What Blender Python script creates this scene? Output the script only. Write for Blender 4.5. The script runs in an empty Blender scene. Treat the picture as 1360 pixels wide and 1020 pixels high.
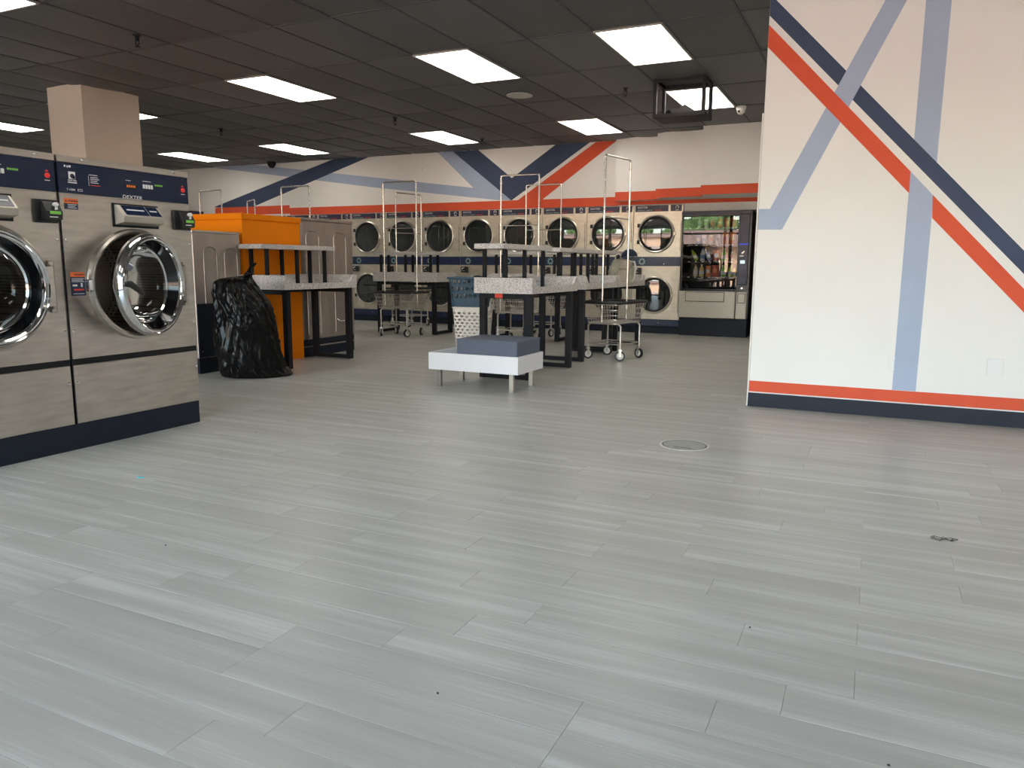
import bpy, bmesh, math, random
from mathutils import Vector, Matrix, noise
random.seed(7)
PI = math.pi
sc = bpy.context.scene
C = sc.collection

# ------------------------------------------------------------------ camera
F_PX, YAW, PITCH, ROLL, EYE = 1007.694, 0.4436, 0.1549, 0.0064, 1.0751
fw = Vector((-math.sin(YAW), math.cos(YAW), 0)); rt = Vector((math.cos(YAW), math.sin(YAW), 0)); up = Vector((0, 0, 1))
fw2 = math.cos(PITCH) * fw - math.sin(PITCH) * up
up2 = math.sin(PITCH) * fw + math.cos(PITCH) * up
rt3 = math.cos(ROLL) * rt + math.sin(ROLL) * up2
up3 = -math.sin(ROLL) * rt + math.cos(ROLL) * up2
cd = bpy.data.cameras.new('camera'); cam = bpy.data.objects.new('camera', cd); C.objects.link(cam)
cd.sensor_width = 36; cd.lens = F_PX / 1360 * 36; cd.clip_start = 0.02; cd.clip_end = 300
cam.matrix_world = Matrix(((rt3.x, up3.x, -fw2.x, 0), (rt3.y, up3.y, -fw2.y, 0), (rt3.z, up3.z, -fw2.z, EYE), (0, 0, 0, 1)))
sc.camera = cam

# ------------------------------------------------------------------ world, sun, exposure
PANEL_STRENGTH = 6.8
SKY_STRENGTH = 2.55
SUN_STRENGTH = 26.0
sc.view_settings.view_transform = 'Standard'; sc.view_settings.look = 'None'
sc.view_settings.gamma = 1; sc.view_settings.use_curve_mapping = False
sc.view_settings.exposure = 0.0
w = bpy.data.worlds.new('sky'); sc.world = w; w.use_nodes = True
nt = w.node_tree; nt.nodes.clear()
sky = nt.nodes.new('ShaderNodeTexSky'); sky.sky_type = 'NISHITA'; sky.sun_disc = False
sky.sun_elevation = math.radians(48); sky.sun_rotation = math.radians(10); sky.air_density = 1.2; sky.dust_density = 2.0
bg = nt.nodes.new('ShaderNodeBackground'); bg.inputs[1].default_value = SKY_STRENGTH
wo = nt.nodes.new('ShaderNodeOutputWorld')
hs = nt.nodes.new('ShaderNodeHueSaturation'); hs.inputs['Saturation'].default_value = 0.68   # thin bright haze
nt.links.new(sky.outputs[0], hs.inputs['Color']); nt.links.new(hs.outputs[0], bg.inputs[0]); nt.links.new(bg.outputs[0], wo.inputs[0])
sl = bpy.data.lights.new('sun', 'SUN'); sl.energy = SUN_STRENGTH; sl.angle = math.radians(0.6); sl.color = (1, 0.93, 0.84)
sun = bpy.data.objects.new('sun', sl); C.objects.link(sun)
sun.rotation_euler = Vector((0.25, -0.72, -0.8)).to_track_quat('-Z', 'Y').to_euler()   # comes from behind the building
sun.location = (0, 5, 20)

# ------------------------------------------------------------------ room dimensions
XL, XR, YF, YB, ZC = -14.2, 6.0, -2.2, 12.13, 3.07
YR, XC = 6.084, -0.84        # the painted partition and its free corner
pl = bpy.data.lights.new('storefront_portal', 'AREA'); pl.shape = 'RECTANGLE'; pl.size = 15.6; pl.size_y = 2.6
pl.cycles.is_portal = True
po = bpy.data.objects.new('storefront_portal', pl); C.objects.link(po)
po.location = (-2.5, YF - 0.02, 1.45); po.rotation_euler = (math.radians(90), 0, 0)

# ------------------------------------------------------------------ materials
M = {}
def nmat(name):
    m = bpy.data.materials.new(name); m.use_nodes = True; M[name] = m
    return m, m.node_tree, m.node_tree.nodes['Principled BSDF']
def mat(name, col, rough=0.5, metal=0.0, spec=0.5, coat=0.0, bump=0.0, bscale=60, var=0.0, vscale=8, stretch=(1, 1, 1)):
    m, t, b = nmat(name)
    b.inputs['Base Color'].default_value = (*col, 1); b.inputs['Roughness'].default_value = rough
    b.inputs['Metallic'].default_value = metal; b.inputs['Specular IOR Level'].default_value = spec
    b.inputs['Coat Weight'].default_value = coat
    tc = t.nodes.new('ShaderNodeTexCoord'); mp = t.nodes.new('ShaderNodeMapping')
    mp.inputs['Scale'].default_value = stretch; t.links.new(tc.outputs['Object'], mp.inputs[0])
    if var > 0:
        n = t.nodes.new('ShaderNodeTexNoise'); n.inputs['Scale'].default_value = vscale; n.inputs['Detail'].default_value = 5
        t.links.new(mp.outputs[0], n.inputs['Vector'])
        r = t.nodes.new('ShaderNodeValToRGB')
        r.color_ramp.elements[0].position = 0.3; r.color_ramp.elements[1].position = 0.7
        r.color_ramp.elements[0].color = (*[c * (1 - var) for c in col], 1)
        r.color_ramp.elements[1].color = (*[min(1, c * (1 + var)) for c in col], 1)
        t.links.new(n.outputs[0], r.inputs[0]); t.links.new(r.outputs[0], b.inputs['Base Color'])
        mr = t.nodes.new('ShaderNodeMapRange'); mr.inputs[3].default_value = rough * (1 - 0.6 * var); mr.inputs[4].default_value = min(1, rough * (1 + 0.6 * var))
        t.links.new(n.outputs[0], mr.inputs[0]); t.links.new(mr.outputs[0], b.inputs['Roughness'])
    if bump > 0:
        n = t.nodes.new('ShaderNodeTexNoise'); n.inputs['Scale'].default_value = bscale; n.inputs['Detail'].default_value = 4
        t.links.new(mp.outputs[0], n.inputs['Vector'])
        bp = t.nodes.new('ShaderNodeBump'); bp.inputs['Strength'].default_value = bump; bp.inputs['Distance'].default_value = 0.01
        t.links.new(n.outputs[0], bp.inputs['Height']); t.links.new(bp.outputs[0], b.inputs['Normal'])
    return m
WHITE = (0.80, 0.79, 0.76); NAVY = (0.052, 0.072, 0.130); ORANGE = (0.68, 0.10, 0.045); PALE = (0.36, 0.43, 0.57)
mat('wall_white', WHITE, 0.75, bump=0.08, bscale=90, var=0.02, vscale=2)
mat('wall_cream', (0.62, 0.55, 0.46), 0.75, bump=0.05, bscale=90, var=0.03, vscale=2)
mat('paint_navy', NAVY, 0.6, spec=0.2, var=0.06, vscale=5)
mat('paint_orange', ORANGE, 0.6, spec=0.2, var=0.04, vscale=5)
mat('paint_pale', PALE, 0.6, var=0.03, vscale=5)
mat('base_navy', (0.010, 0.014, 0.026), 0.5, spec=0.3, var=0.08)
mat('steel', (0.52, 0.485, 0.44), 0.30, 0.95, bump=0.03, bscale=40, var=0.14, vscale=5, stretch=(1, 1, 6))
mat('steel_panel', (0.50, 0.44, 0.40), 0.36, 0.92, bump=0.03, bscale=30, var=0.12, vscale=4, stretch=(1, 1, 0.4))
mat('dryer_steel', (0.66, 0.60, 0.50), 0.38, 0.75, var=0.10, vscale=6, stretch=(1, 1, 3))
mat('chrome', (0.82, 0.82, 0.82), 0.08, 1.0)
mat('rail_chrome', (0.75, 0.72, 0.68), 0.2, 1.0)
mat('wire_steel', (0.58, 0.55, 0.50), 0.3, 0.9)
mat('ring_steel', (0.62, 0.58, 0.51), 0.28, 0.9)
mat('panel_navy', (0.014, 0.022, 0.052), 0.14, spec=0.25)
mat('band_navy', (0.016, 0.026, 0.075), 0.3)
mat('label_navy', (0.03, 0.026, 0.06), 0.35)
mat('gloss_black', (0.004, 0.004, 0.005), 0.10)
mat('rubber_black', (0.012, 0.012, 0.013), 0.45)
mat('black_plastic', (0.014, 0.014, 0.015), 0.4)
mat('dark_gap', (0.006, 0.006, 0.007), 0.8)
mat('gasket', (0.03, 0.03, 0.03), 0.6)
mat('leg_black', (0.011, 0.011, 0.014), 0.5, spec=0.25)
mat('ink_white', (0.80, 0.80, 0.80), 0.5)
mat('ink_red', (0.75, 0.06, 0.04), 0.5)
mat('ink_orange', (0.85, 0.18, 0.04), 0.5)
mat('ink_teal', (0.30, 0.48, 0.45), 0.5)
mat('sticker_navy', (0.02, 0.028, 0.07), 0.5)
mat('cabinet_orange', (0.95, 0.255, 0.006), 0.5, spec=0.1, var=0.03, vscale=3)
mat('bench_white', (0.80, 0.79, 0.82), 0.35)
mat('cushion_grey', (0.105, 0.122, 0.170), 0.6, bump=0.15, bscale=300)
mat('hamper_white', (0.78, 0.72, 0.66), 0.5)
mat('basket_blue', (0.030, 0.070, 0.115), 0.45)
mat('bag_black', (0.003, 0.003, 0.0032), 0.24, spec=0.22, bump=0.05, bscale=40)
mat('cap_navy', (0.012, 0.018, 0.045), 0.8)
mat('bag_olive', (0.44, 0.44, 0.35), 0.85, bump=0.3, bscale=60, var=0.25, vscale=9)
mat('bag_tan', (0.46, 0.40, 0.33), 0.85, bump=0.2, bscale=60, var=0.1)
mat('strap_white', (0.62, 0.60, 0.55), 0.7)
mat('vend_silver', (0.46, 0.43, 0.37), 0.4, 0.35)
mat('vend_black', (0.008, 0.009, 0.013), 0.25)
mat('vend_inside', (0.02, 0.02, 0.024), 0.6)
mat('ceiling_grid', (0.080, 0.080, 0.078), 0.7)
mat('light_frame', (0.35, 0.33, 0.30), 0.5)
mat('speaker_white', (0.48, 0.47, 0.44), 0.6)
mat('cover_white', (0.72, 0.70, 0.66), 0.5)
mat('plate_white', (0.78, 0.78, 0.77), 0.4)
mat('drain_metal', (0.66, 0.66, 0.62), 0.4, 0.2, var=0.1, vscale=30)
mat('drain_cover', (0.36, 0.37, 0.33), 0.5, var=0.12, vscale=20)
mat('subfloor', (0.20, 0.195, 0.18), 0.8)
mat('slot_red', (0.7, 0.06, 0.03), 0.5)
mat('pavement', (0.46, 0.33, 0.27), 0.9, var=0.12, vscale=0.6)
mat('stucco', (0.62, 0.42, 0.30), 0.9, var=0.05)
mat('leaf', (0.10, 0.16, 0.05), 0.8, var=0.4, vscale=2)
mat('bark', (0.08, 0.055, 0.04), 0.9)
mat('aluminium_dark', (0.06, 0.06, 0.065), 0.4, 0.6)
for nm, c in dict(snack_yellow=(0.78, 0.55, 0.16), snack_orange=(0.80, 0.22, 0.05), snack_green=(0.20, 0.52, 0.06), snack_lime=(0.48, 0.72, 0.05),
                  snack_blue=(0.16, 0.30, 0.62), snack_white=(0.75, 0.76, 0.80), snack_dark=(0.10, 0.06, 0.06), snack_red=(0.55, 0.08, 0.04), snack_cream=(0.80, 0.66, 0.42)).items():
    mat(nm, c, 0.35)

def emis(name, col, st):
    m, t, b = nmat(name)
    b.inputs['Base Color'].default_value = (*[c * 0.6 for c in col], 1)
    b.inputs['Emission Color'].default_value = (*col, 1); b.inputs['Emission Strength'].default_value = st
emis('panel_glow', (1.0, 0.945, 0.85), PANEL_STRENGTH)
emis('led_green', (0.22, 0.60, 0.08), 0.22)
emis('led_orange', (0.9, 0.2, 0.03), 0.25)
emis('led_red', (0.9, 0.05, 0.04), 0.2)
emis('led_blue', (0.05, 0.08, 0.8), 0.6)
emis('lcd_pale', (0.7, 0.9, 0.95), 0.8)

def glass(name, tint, ior=1.5, rough=0.0):
    m = bpy.data.materials.new(name); m.use_nodes = True; M[name] = m
    t = m.node_tree; t.nodes.clear()
    o = t.nodes.new('ShaderNodeOutputMaterial'); mx = t.nodes.new('ShaderNodeMixShader'); f = t.nodes.new('ShaderNodeFresnel')
    tr = t.nodes.new('ShaderNodeBsdfTransparent'); g = t.nodes.new('ShaderNodeBsdfGlossy')
    f.inputs[0].default_value = ior; tr.inputs[0].default_value = (*tint, 1); g.inputs['Roughness'].default_value = rough
    t.links.new(f.outputs[0], mx.inputs[0]); t.links.new(tr.outputs[0], mx.inputs[1]); t.links.new(g.outputs[0], mx.inputs[2]); t.links.new(mx.outputs[0], o.inputs[0])
glass('window_glass', (0.93, 0.96, 0.95), 1.45)
glass('vending_glass', (0.92, 0.92, 0.92), 1.6)
glass('washer_glass', (0.66, 0.62, 0.58), 1.38, 0.02)
m, t, b = nmat('dryer_glass')
b.inputs['Base Color'].default_value = (0.018, 0.022, 0.020, 1); b.inputs['Roughness'].default_value = 0.03; b.inputs['IOR'].default_value = 1.9

def speckle(name, base, dark, light, scale, rough):
    m, t, b = nmat(name)
    tc = t.nodes.new('ShaderNodeTexCoord'); v = t.nodes.new('ShaderNodeTexVoronoi'); v.inputs['Scale'].default_value = scale
    t.links.new(tc.outputs['Object'], v.inputs['Vector'])
    r = t.nodes.new('ShaderNodeValToRGB'); r.color_ramp.interpolation = 'CONSTANT'
    e = r.color_ramp.elements; e[0].color = (*dark, 1); e[0].position = 0
    e[1].color = (*base, 1); e[1].position = 0.16
    x = e.new(0.62); x.color = (*light, 1)
    y = e.new(0.9); y.color = (*[c * 0.75 for c in base], 1)
    sep = t.nodes.new('ShaderNodeSeparateColor'); t.links.new(v.outputs['Color'], sep.inputs[0])
    t.links.new(sep.outputs[0], r.inputs[0]); t.links.new(r.outputs[0], b.inputs['Base Color'])
    b.inputs['Roughness'].default_value = rough
speckle('terrazzo', (0.60, 0.555, 0.53), (0.28, 0.25, 0.24), (0.72, 0.68, 0.655), 170, 0.4)

# ceiling tile: dark painted fissured board
m, t, b = nmat('ceiling_tile')
tc = t.nodes.new('ShaderNodeTexCoord'); ge = t.nodes.new('ShaderNodeNewGeometry')
n1 = t.nodes.new('ShaderNodeTexNoise'); n1.inputs['Scale'].default_value = 120; n1.inputs['Detail'].default_value = 3
t.links.new(ge.outputs['Position'], n1.inputs['Vector'])
at = t.nodes.new('ShaderNodeAttribute'); at.attribute_name = 'rnd'
mx = t.nodes.new('ShaderNodeMath'); mx.operation = 'MULTIPLY_ADD'; mx.inputs[1].default_value = 0.35; t.links.new(at.outputs['Fac'], mx.inputs[0]); t.links.new(n1.outputs[0], mx.inputs[2])
r = t.nodes.new('ShaderNodeValToRGB'); r.color_ramp.elements[0].position = 0.35; r.color_ramp.elements[1].position = 1.0
r.color_ramp.elements[0].color = (0.052, 0.053, 0.053, 1); r.color_ramp.elements[1].color = (0.145, 0.148, 0.150, 1)
t.links.new(mx.outputs[0], r.inputs[0]); t.links.new(r.outputs[0], b.inputs['Base Color']); b.inputs['Roughness'].default_value = 0.55
bp = t.nodes.new('ShaderNodeBump'); bp.inputs['Strength'].default_value = 0.3; bp.inputs['Distance'].default_value = 0.004
t.links.new(n1.outputs[0], bp.inputs['Height']); t.links.new(bp.outputs[0], b.inputs['Normal'])

# floor plank: grey washed vinyl, grain along X
m, t, b = nmat('vinyl_plank')
ge = t.nodes.new('ShaderNodeNewGeometry'); at = t.nodes.new('ShaderNodeAttribute'); at.attribute_name = 'rnd'
off = t.nodes.new('ShaderNodeVectorMath'); off.operation = 'MULTIPLY_ADD'; off.inputs[1].default_value = (37, 91, 13)
t.links.new(at.outputs['Fac'], off.inputs[0]); t.links.new(ge.outputs['Position'], off.inputs[2])
def grain(sx, sy, scale, det):
    mp = t.nodes.new('ShaderNodeMapping'); mp.inputs['Scale'].default_value = (sx, sy, 1); t.links.new(off.outputs[0], mp.inputs[0])
    n = t.nodes.new('ShaderNodeTexNoise'); n.inputs['Scale'].default_value = scale; n.inputs['Detail'].default_value = det
    t.links.new(mp.outputs[0], n.inputs['Vector']); return n
g1 = grain(0.35, 7.0, 2.2, 4); g2 = grain(1.2, 60.0, 3.0, 5)
a1 = t.nodes.new('ShaderNodeMath'); a1.operation = 'MULTIPLY_ADD'; a1.inputs[1].default_value = 0.46
t.links.new(g2.outputs[0], a1.inputs[0]); t.links.new(g1.outputs[0], a1.inputs[2])
a2 = t.nodes.new('ShaderNodeMath'); a2.operation = 'MULTIPLY_ADD'; a2.inputs[1].default_value = 0.11
t.links.new(at.outputs['Fac'], a2.inputs[0]); t.links.new(a1.outputs[0], a2.inputs[2])
r = t.nodes.new('ShaderNodeValToRGB'); e = r.color_ramp.elements
e[0].position = 0.50; e[0].color = (0.375, 0.370, 0.335, 1); e[1].position = 1.0; e[1].color = (0.565, 0.565, 0.53, 1)
x = e.new(0.80); x.color = (0.445, 0.440, 0.402, 1)
t.links.new(a2.outputs[0], r.inputs[0]); t.links.new(r.outputs[0], b.inputs['Base Color'])
mr = t.nodes.new('ShaderNodeMapRange'); mr.inputs[3].default_value = 0.26; mr.inputs[4].default_value = 0.42
t.links.new(g2.outputs[0], mr.inputs[0]); t.links.new(mr.outputs[0], b.inputs['Roughness'])
bp = t.nodes.new('ShaderNodeBump'); bp.inputs['Strength'].default_value = 0.12; bp.inputs['Distance'].default_value = 0.002
t.links.new(g2.outputs[0], bp.inputs['Height']); t.links.new(bp.outputs[0], b.inputs['Normal'])

# drum: perforated steel
m, t, b = nmat('drum_steel')
tc = t.nodes.new('ShaderNodeTexCoord'); v = t.nodes.new('ShaderNodeTexVoronoi'); v.inputs['Scale'].default_value = 55; v.inputs['Randomness'].default_value = 0.0
t.links.new(tc.outputs['Object'], v.inputs['Vector'])
r = t.nodes.new('ShaderNodeValToRGB'); r.color_ramp.elements[0].position = 0.28; r.color_ramp.elements[1].position = 0.36
r.color_ramp.elements[0].color = (0.02, 0.02, 0.02, 1); r.color_ramp.elements[1].color = (0.42, 0.38, 0.33, 1)
t.links.new(v.outputs['Distance'], r.inputs[0]); t.links.new(r.outputs[0], b.inputs['Base Color'])
b.inputs['Metallic'].default_value = 0.8; b.inputs['Roughness'].default_value = 0.4

# ------------------------------------------------------------------ mesh builder
class MB:
    def __init__(s): s.v = []; s.f = []
    def add(s, vs, fs):
        o = len(s.v); s.v += [tuple(a) for a in vs]; s.f += [tuple(i + o for i in f) for f in fs]; return s
    def box(s, x0, x1, y0, y1, z0, z1):
        return s.add([(x0, y0, z0), (x1, y0, z0), (x1, y1, z0), (x0, y1, z0), (x0, y0, z1), (x1, y0, z1), (x1, y1, z1), (x0, y1, z1)],
                     [(0, 3, 2, 1), (4, 5, 6, 7), (0, 1, 5, 4), (1, 2, 6, 5), (2, 3, 7, 6), (3, 0, 4, 7)])
    def prism(s, pts, d0, d1, plane='xz'):
        """polygon extruded; plane xz -> extruded along y, xy -> along z, yz -> along x"""
        n = len(pts)
        def P(p, d): return (p[0], d, p[1]) if plane == 'xz' else ((p[0], p[1], d) if plane == 'xy' else (d, p[0], p[1]))
        vs = [P(p, d0) for p in pts] + [P(p, d1) for p in pts]
        return s.add(vs, [tuple(range(n)), tuple(range(2 * n - 1, n - 1, -1))] + [(i, i + n, (i + 1) % n + n, (i + 1) % n) for i in range(n)])
    def tube(s, path, r, seg=8, closed=False, caps=True):
        P = [Vector(p) for p in path]; n = len(P); rings = []; prev = None
        for i, p in enumerate(P):
            a = P[i - 1] if (i > 0 or closed) else None; c = P[(i + 1) % n] if (i < n - 1 or closed) else None
            d = Vector((0, 0, 0))
            if a is not None: d += (p - a).normalized()
            if c is not None: d += (c - p).normalized()
            d.normalize()
            if prev is None:
                q = Vector((0, 0, 1)) if abs(d.z) < 0.9 else Vector((1, 0, 0)); nrm = d.cross(q).normalized()
            else:
                nrm = (prev - d * prev.dot(d)).normalized()
            prev = nrm; bn = d.cross(nrm)
            rr = r[i] if isinstance(r, (list, tuple)) else r
            rings.append([p + nrm * math.cos(2 * PI * k / seg + PI / seg) * rr + bn * math.sin(2 * PI * k / seg + PI / seg) * rr for k in range(seg)])
        vs = [q for ring in rings for q in ring]; fs = []
        for i in range(n if closed else n - 1):
            j = (i + 1) % n
            for k in range(seg): fs.append((i * seg + k, i * seg + (k + 1) % seg, j * seg + (k + 1) % seg, j * seg + k))
        if caps and not closed: fs += [tuple(range(seg - 1, -1, -1)), tuple(range((n - 1) * seg, n * seg))]
        return s.add(vs, fs)
    def cyl(s, p0, p1, r, seg=16): return s.tube([p0, p1], r, seg)
    def lathe(s, prof, c=(0, 0, 0), axis='y', seg=48, closed=False, caps=True):
        vs = []; n = len(prof)
        for (r, a) in prof:
            for k in range(seg):
                t = 2 * PI * k / seg; x, y = r * math.cos(t), r * math.sin(t)
                p = (x, a, y) if axis == 'y' else ((x, y, a) if axis == 'z' else (a, x, y))
                vs.append((c[0] + p[0], c[1] + p[1], c[2] + p[2]))
        fs = []
        for i in range(n if closed else n - 1):
            j = (i + 1) % n
            for k in range(seg): fs.append((i * seg + k, j * seg + k, j * seg + (k + 1) % seg, i * seg + (k + 1) % seg))
        if not closed and caps:
            fs += [tuple(range(seg)), tuple(range(n * seg - 1, (n - 1) * seg - 1, -1))]
        return s.add(vs, fs)
    def mesh(s, name):
        me = bpy.data.meshes.new(name); me.from_pydata(s.v, [], s.f); me.update()
        bm = bmesh.new(); bm.from_mesh(me); bmesh.ops.recalc_face_normals(bm, faces=bm.faces); bm.to_mesh(me); bm.free()
        return me
    def build(s, name, m, parent=None, smooth=None, bevel=0, seg=2):
        return obj(name, s.mesh(name), m, parent, smooth, bevel, seg)
def obj(name, me, m, parent=None, smooth=None, bevel=0, seg=2):
    o = bpy.data.objects.new(name, me); C.objects.link(o); o.parent = parent
    if m and len(me.materials) == 0: me.materials.append(M[m])
    if smooth is not None:
        bm = bmesh.new(); bm.from_mesh(me)
        for f in bm.faces: f.smooth = True
        for e in bm.edges: e.smooth = not (len(e.link_faces) == 2 and e.calc_face_angle(0) > math.radians(smooth))
        bm.to_mesh(me); bm.free()
    if bevel:
        b = o.modifiers.new('bevel', 'BEVEL'); b.width = bevel; b.segments = seg; b.limit_method = 'ANGLE'; b.angle_limit = math.radians(40)
    return o
def tag(o, label=None, cat=None, group=None, kind=None):
    if label: o['label'] = label
    if cat: o['category'] = cat
    if group: o['group'] = group
    if kind: o['kind'] = kind
    return o
def thing(name, label, cat, loc=(0, 0, 0), rz=0, group=None):
    o = bpy.data.objects.new(name, None); C.objects.link(o); o.location = loc; o.rotation_euler = (0, 0, rz); o.empty_display_size = 0.1
    return tag(o, label, cat, group)
def dup(root, loc, rz, label, parent=None):
    def cp(o, par):
        c = o.copy(); C.objects.link(c); c.parent = par
        for ch in o.children: cp(ch, c)
        return c
    r = cp(root, None); r.location = loc; r.rotation_euler = (0, 0, rz); r['label'] = label
    return r
def BOX(*a): return MB().box(*a)
_tx = {}
def text(s, size, name, m, parent, loc, rot=(PI / 2, 0, 0), align='LEFT', extr=0.0006, xs=1.0, shear=0.0):
    key = (s, size, align, m, xs, shear)
    if key not in _tx:
        cu = bpy.data.curves.new('t', 'FONT'); cu.body = s; cu.size = size; cu.align_x = align; cu.align_y = 'CENTER'; cu.extrude = extr; cu.resolution_u = 2; cu.shear = shear
        to = bpy.data.objects.new('t', cu); C.objects.link(to)
        dg = bpy.context.evaluated_depsgraph_get(); me = bpy.data.meshes.new_from_object(to.evaluated_get(dg))
        bpy.data.objects.remove(to); bpy.data.curves.remove(cu)
        for v in me.vertices: v.co.x *= xs
        me.materials.clear(); me.materials.append(M[m]); me.name = name; _tx[key] = me
    o = bpy.data.objects.new(name, _tx[key]); C.objects.link(o); o.parent = parent; o.location = loc; o.rotation_euler = rot
    return o
def clip(poly, x0, x1, z0, z1):
    def cut(P, ins, inter):
        out = []
        for i in range(len(P)):
            a, b2 = P[i - 1], P[i]
            if ins(b2):
                if not ins(a): out.append(inter(a, b2))
                out.append(b2)
            elif ins(a): out.append(inter(a, b2))
        return out
    for ax, v, sg in ((0, x0, 1), (0, x1, -1), (1, z0, 1), (1, z1, -1)):
        def it(a, b2, ax=ax, v=v):
            k = (v - a[ax]) / (b2[ax] - a[ax]); return (a[0] + (b2[0] - a[0]) * k, a[1] + (b2[1] - a[1]) * k)
        poly = cut(poly, lambda p, ax=ax, v=v, sg=sg: (p[ax] - v) * sg >= 0, it)
    return poly
def ext(p, q, k):           # point on the line p->q, k times as far from p
    return (p[0] + (q[0] - p[0]) * k, p[1] + (q[1] - p[1]) * k)
def struct(o, label, cat): return tag(o, label, cat, kind='structure')

# ------------------------------------------------------------------ floor
floor = BOX(XL, XR, YF, 13.2, -0.12, -0.006).build('floor', 'subfloor')
struct(floor, 'grey wood-look vinyl plank floor running through the whole laundromat', 'floor')
PW, PL = 0.1524, 0.914
planks = []
row0 = math.floor((YF - 1.205) / PW)
fixed = {0: -0.286, 1: -0.585, 2: -0.585, 5: -0.89, 6: -0.286}
for k in range(row0, int((13.15 - 1.205) / PW)):
    y0 = 1.205 + k * PW
    o0 = fixed.get(k, random.choice((-0.286, -0.585, -0.89)) + random.choice((0, 0, 0.15)))
    n0 = math.floor((XL - o0) / PL)
    for i in range(n0, int((XR - o0) / PL) + 2):
        xa, xb = max(XL, o0 + i * PL), min(XR, o0 + (i + 1) * PL)
        if xb - xa < 0.03 or y0 < YF: continue
        if y0 > YR + 0.1 and xa > XC: continue
        planks.append((xa, xb, y0, y0 + PW))
def visible(p):
    c = Vector(((p[0] + p[1]) / 2, (p[2] + p[3]) / 2, -EYE)); z = c.dot(fw2)
    if z < 0.6: return False
    x, y = c.dot(rt3) / z * F_PX, -c.dot(up3) / z * F_PX
    return -780 < x < 780 and y < 590 and not (p[2] < 3.7 and p[1] < -4.2)
planks.sort(key=lambda p: (0 if visible(p) else 1, ((p[0] + p[1]) / 2) ** 2 + ((p[2] + p[3]) / 2) ** 2))
G = 0.0003
def plank_geo(p): 
    x0, x1, y0, y1 = p[0] + G, p[1] - G, p[2] + G, p[3] - G; c = 0.0008
    return ([(x0, y0, -0.006), (x1, y0, -0.006), (x1, y1, -0.006), (x0, y1, -0.006),
             (x0, y0, -c), (x1, y0, -c), (x1, y1, -c), (x0, y1, -c),
             (x0 + c, y0 + c, 0), (x1 - c, y0 + c, 0), (x1 - c, y1 - c, 0), (x0 + c, y1 - c, 0)],
            [(8, 9, 10, 11)] + [(i, (i + 1) % 4, (i + 1) % 4 + 4, i + 4) for i in range(4)] + [(i + 4, (i + 1) % 4 + 4, (i + 1) % 4 + 8, i + 8) for i in range(4)])
def with_rnd(me, vals):
    a = me.attributes.new('rnd', 'FLOAT', 'FACE')
    for i, v in enumerate(vals): a.data[i].value = v
for p in planks[:300]:
    v, f = plank_geo(p); me = bpy.data.meshes.new('plank'); me.from_pydata(v, [], f); with_rnd(me, [random.random()] * 9)
    obj('plank', me, 'vinyl_plank', floor)
mb = MB(); vals = []
for p in planks[300:]:
    mb.add(*plank_geo(p)); vals += [random.random()] * 9
me = bpy.data.meshes.new('distant_planks'); me.from_pydata(mb.v, [], mb.f); with_rnd(me, vals)
tag(obj('distant_planks', me, 'vinyl_plank', floor), kind='stuff')

# ------------------------------------------------------------------ ceiling
ceiling = MB().box(XL, XR, YF, 13.2, ZC + 0.02, ZC + 0.2).build('ceiling', 'ceiling_grid')
struct(ceiling, 'dark grey suspended ceiling of two by four foot tiles', 'ceiling')
TX, TY, GX, GY = 0.61, 1.22, -1.75, 6.53
lights = [(-2.36, 6.53), (-4.19, 6.53), (-6.63, 6.53), (-9.68, 6.53), (-12.12, 6.53), (-4.19, 10.19), (-6.63, 10.19), (-9.68, 10.19), (-12.12, 10.19), (-2.36, 8.97),
          (-6.63, 2.87), (-2.36, 2.87), (1.30, 2.87), (-2.36, -0.79), (1.30, -0.79), (-4.19, 2.87), (-4.19, -0.79)]  # all after the first on this line: unseen panels added to brighten the room
lset = {(round((x - GX) / TX), round((y - GY) / TY)) for x, y in lights}
tiles = []
for i in range(math.floor((XL - GX) / TX), math.ceil((XR - GX) / TX)):
    for j in range(math.floor((YF - GY) / TY), math.ceil((YB - GY) / TY)):
        if (i, j) in lset: continue
        x0, x1, y0, y1 = max(XL, GX + i * TX), min(XR, GX + (i + 1) * TX), max(YF, GY + j * TY), min(YB + 0.05, GY + (j + 1) * TY)
        if y0 > YR - 0.2 and x0 > XC: continue
        if x1 - x0 < 0.05 or y1 - y0 < 0.05: continue
        tiles.append((x0, x1, y0, y1))
tiles.sort(key=lambda q: abs((q[0] + q[1]) / 2 + 5) * 0.6 + abs((q[2] + q[3]) / 2 - 7.5))
def tile_geo(q):
    x0, x1, y0, y1 = q[0] + 0.007, q[1] - 0.007, q[2] + 0.007, q[3] - 0.007
    sag = random.uniform(0.010, 0.030); n = 6; v = []; f = []
    tx_, ty_ = random.uniform(-0.007, 0.007), random.uniform(-0.006, 0.006)
    for a in range(n + 1):
        for c in range(n + 1):
            u, w_ = a / n, c / n
            v.append((x0 + (x1 - x0) * u, y0 + (y1 - y0) * w_, ZC + 0.004 - sag * (math.sin(PI * u) * math.sin(PI * w_)) ** 0.7 + tx_ * (u - .5) + ty_ * (w_ - .5)))
    for a in range(n):
        for c in range(n):
            f.append((a * (n + 1) + c, a * (n + 1) + c + 1, (a + 1) * (n + 1) + c + 1, (a + 1) * (n + 1) + c))
    o = len(v); v += [(x0, y0, ZC + 0.018), (x1, y0, ZC + 0.018), (x1, y1, ZC + 0.018), (x0, y1, ZC + 0.018)]
    f.append((o, o + 1, o + 2, o + 3))
    return v, f
for q in tiles[:290]:
    v, f = tile_geo(q); me = bpy.data.meshes.new('ceiling_tile'); me.from_pydata(v, [], f); with_rnd(me, [random.random()] * len(f))
    obj('ceiling_tile', me, 'ceiling_tile', ceiling, smooth=30)
mb = MB(); vals = []
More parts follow.
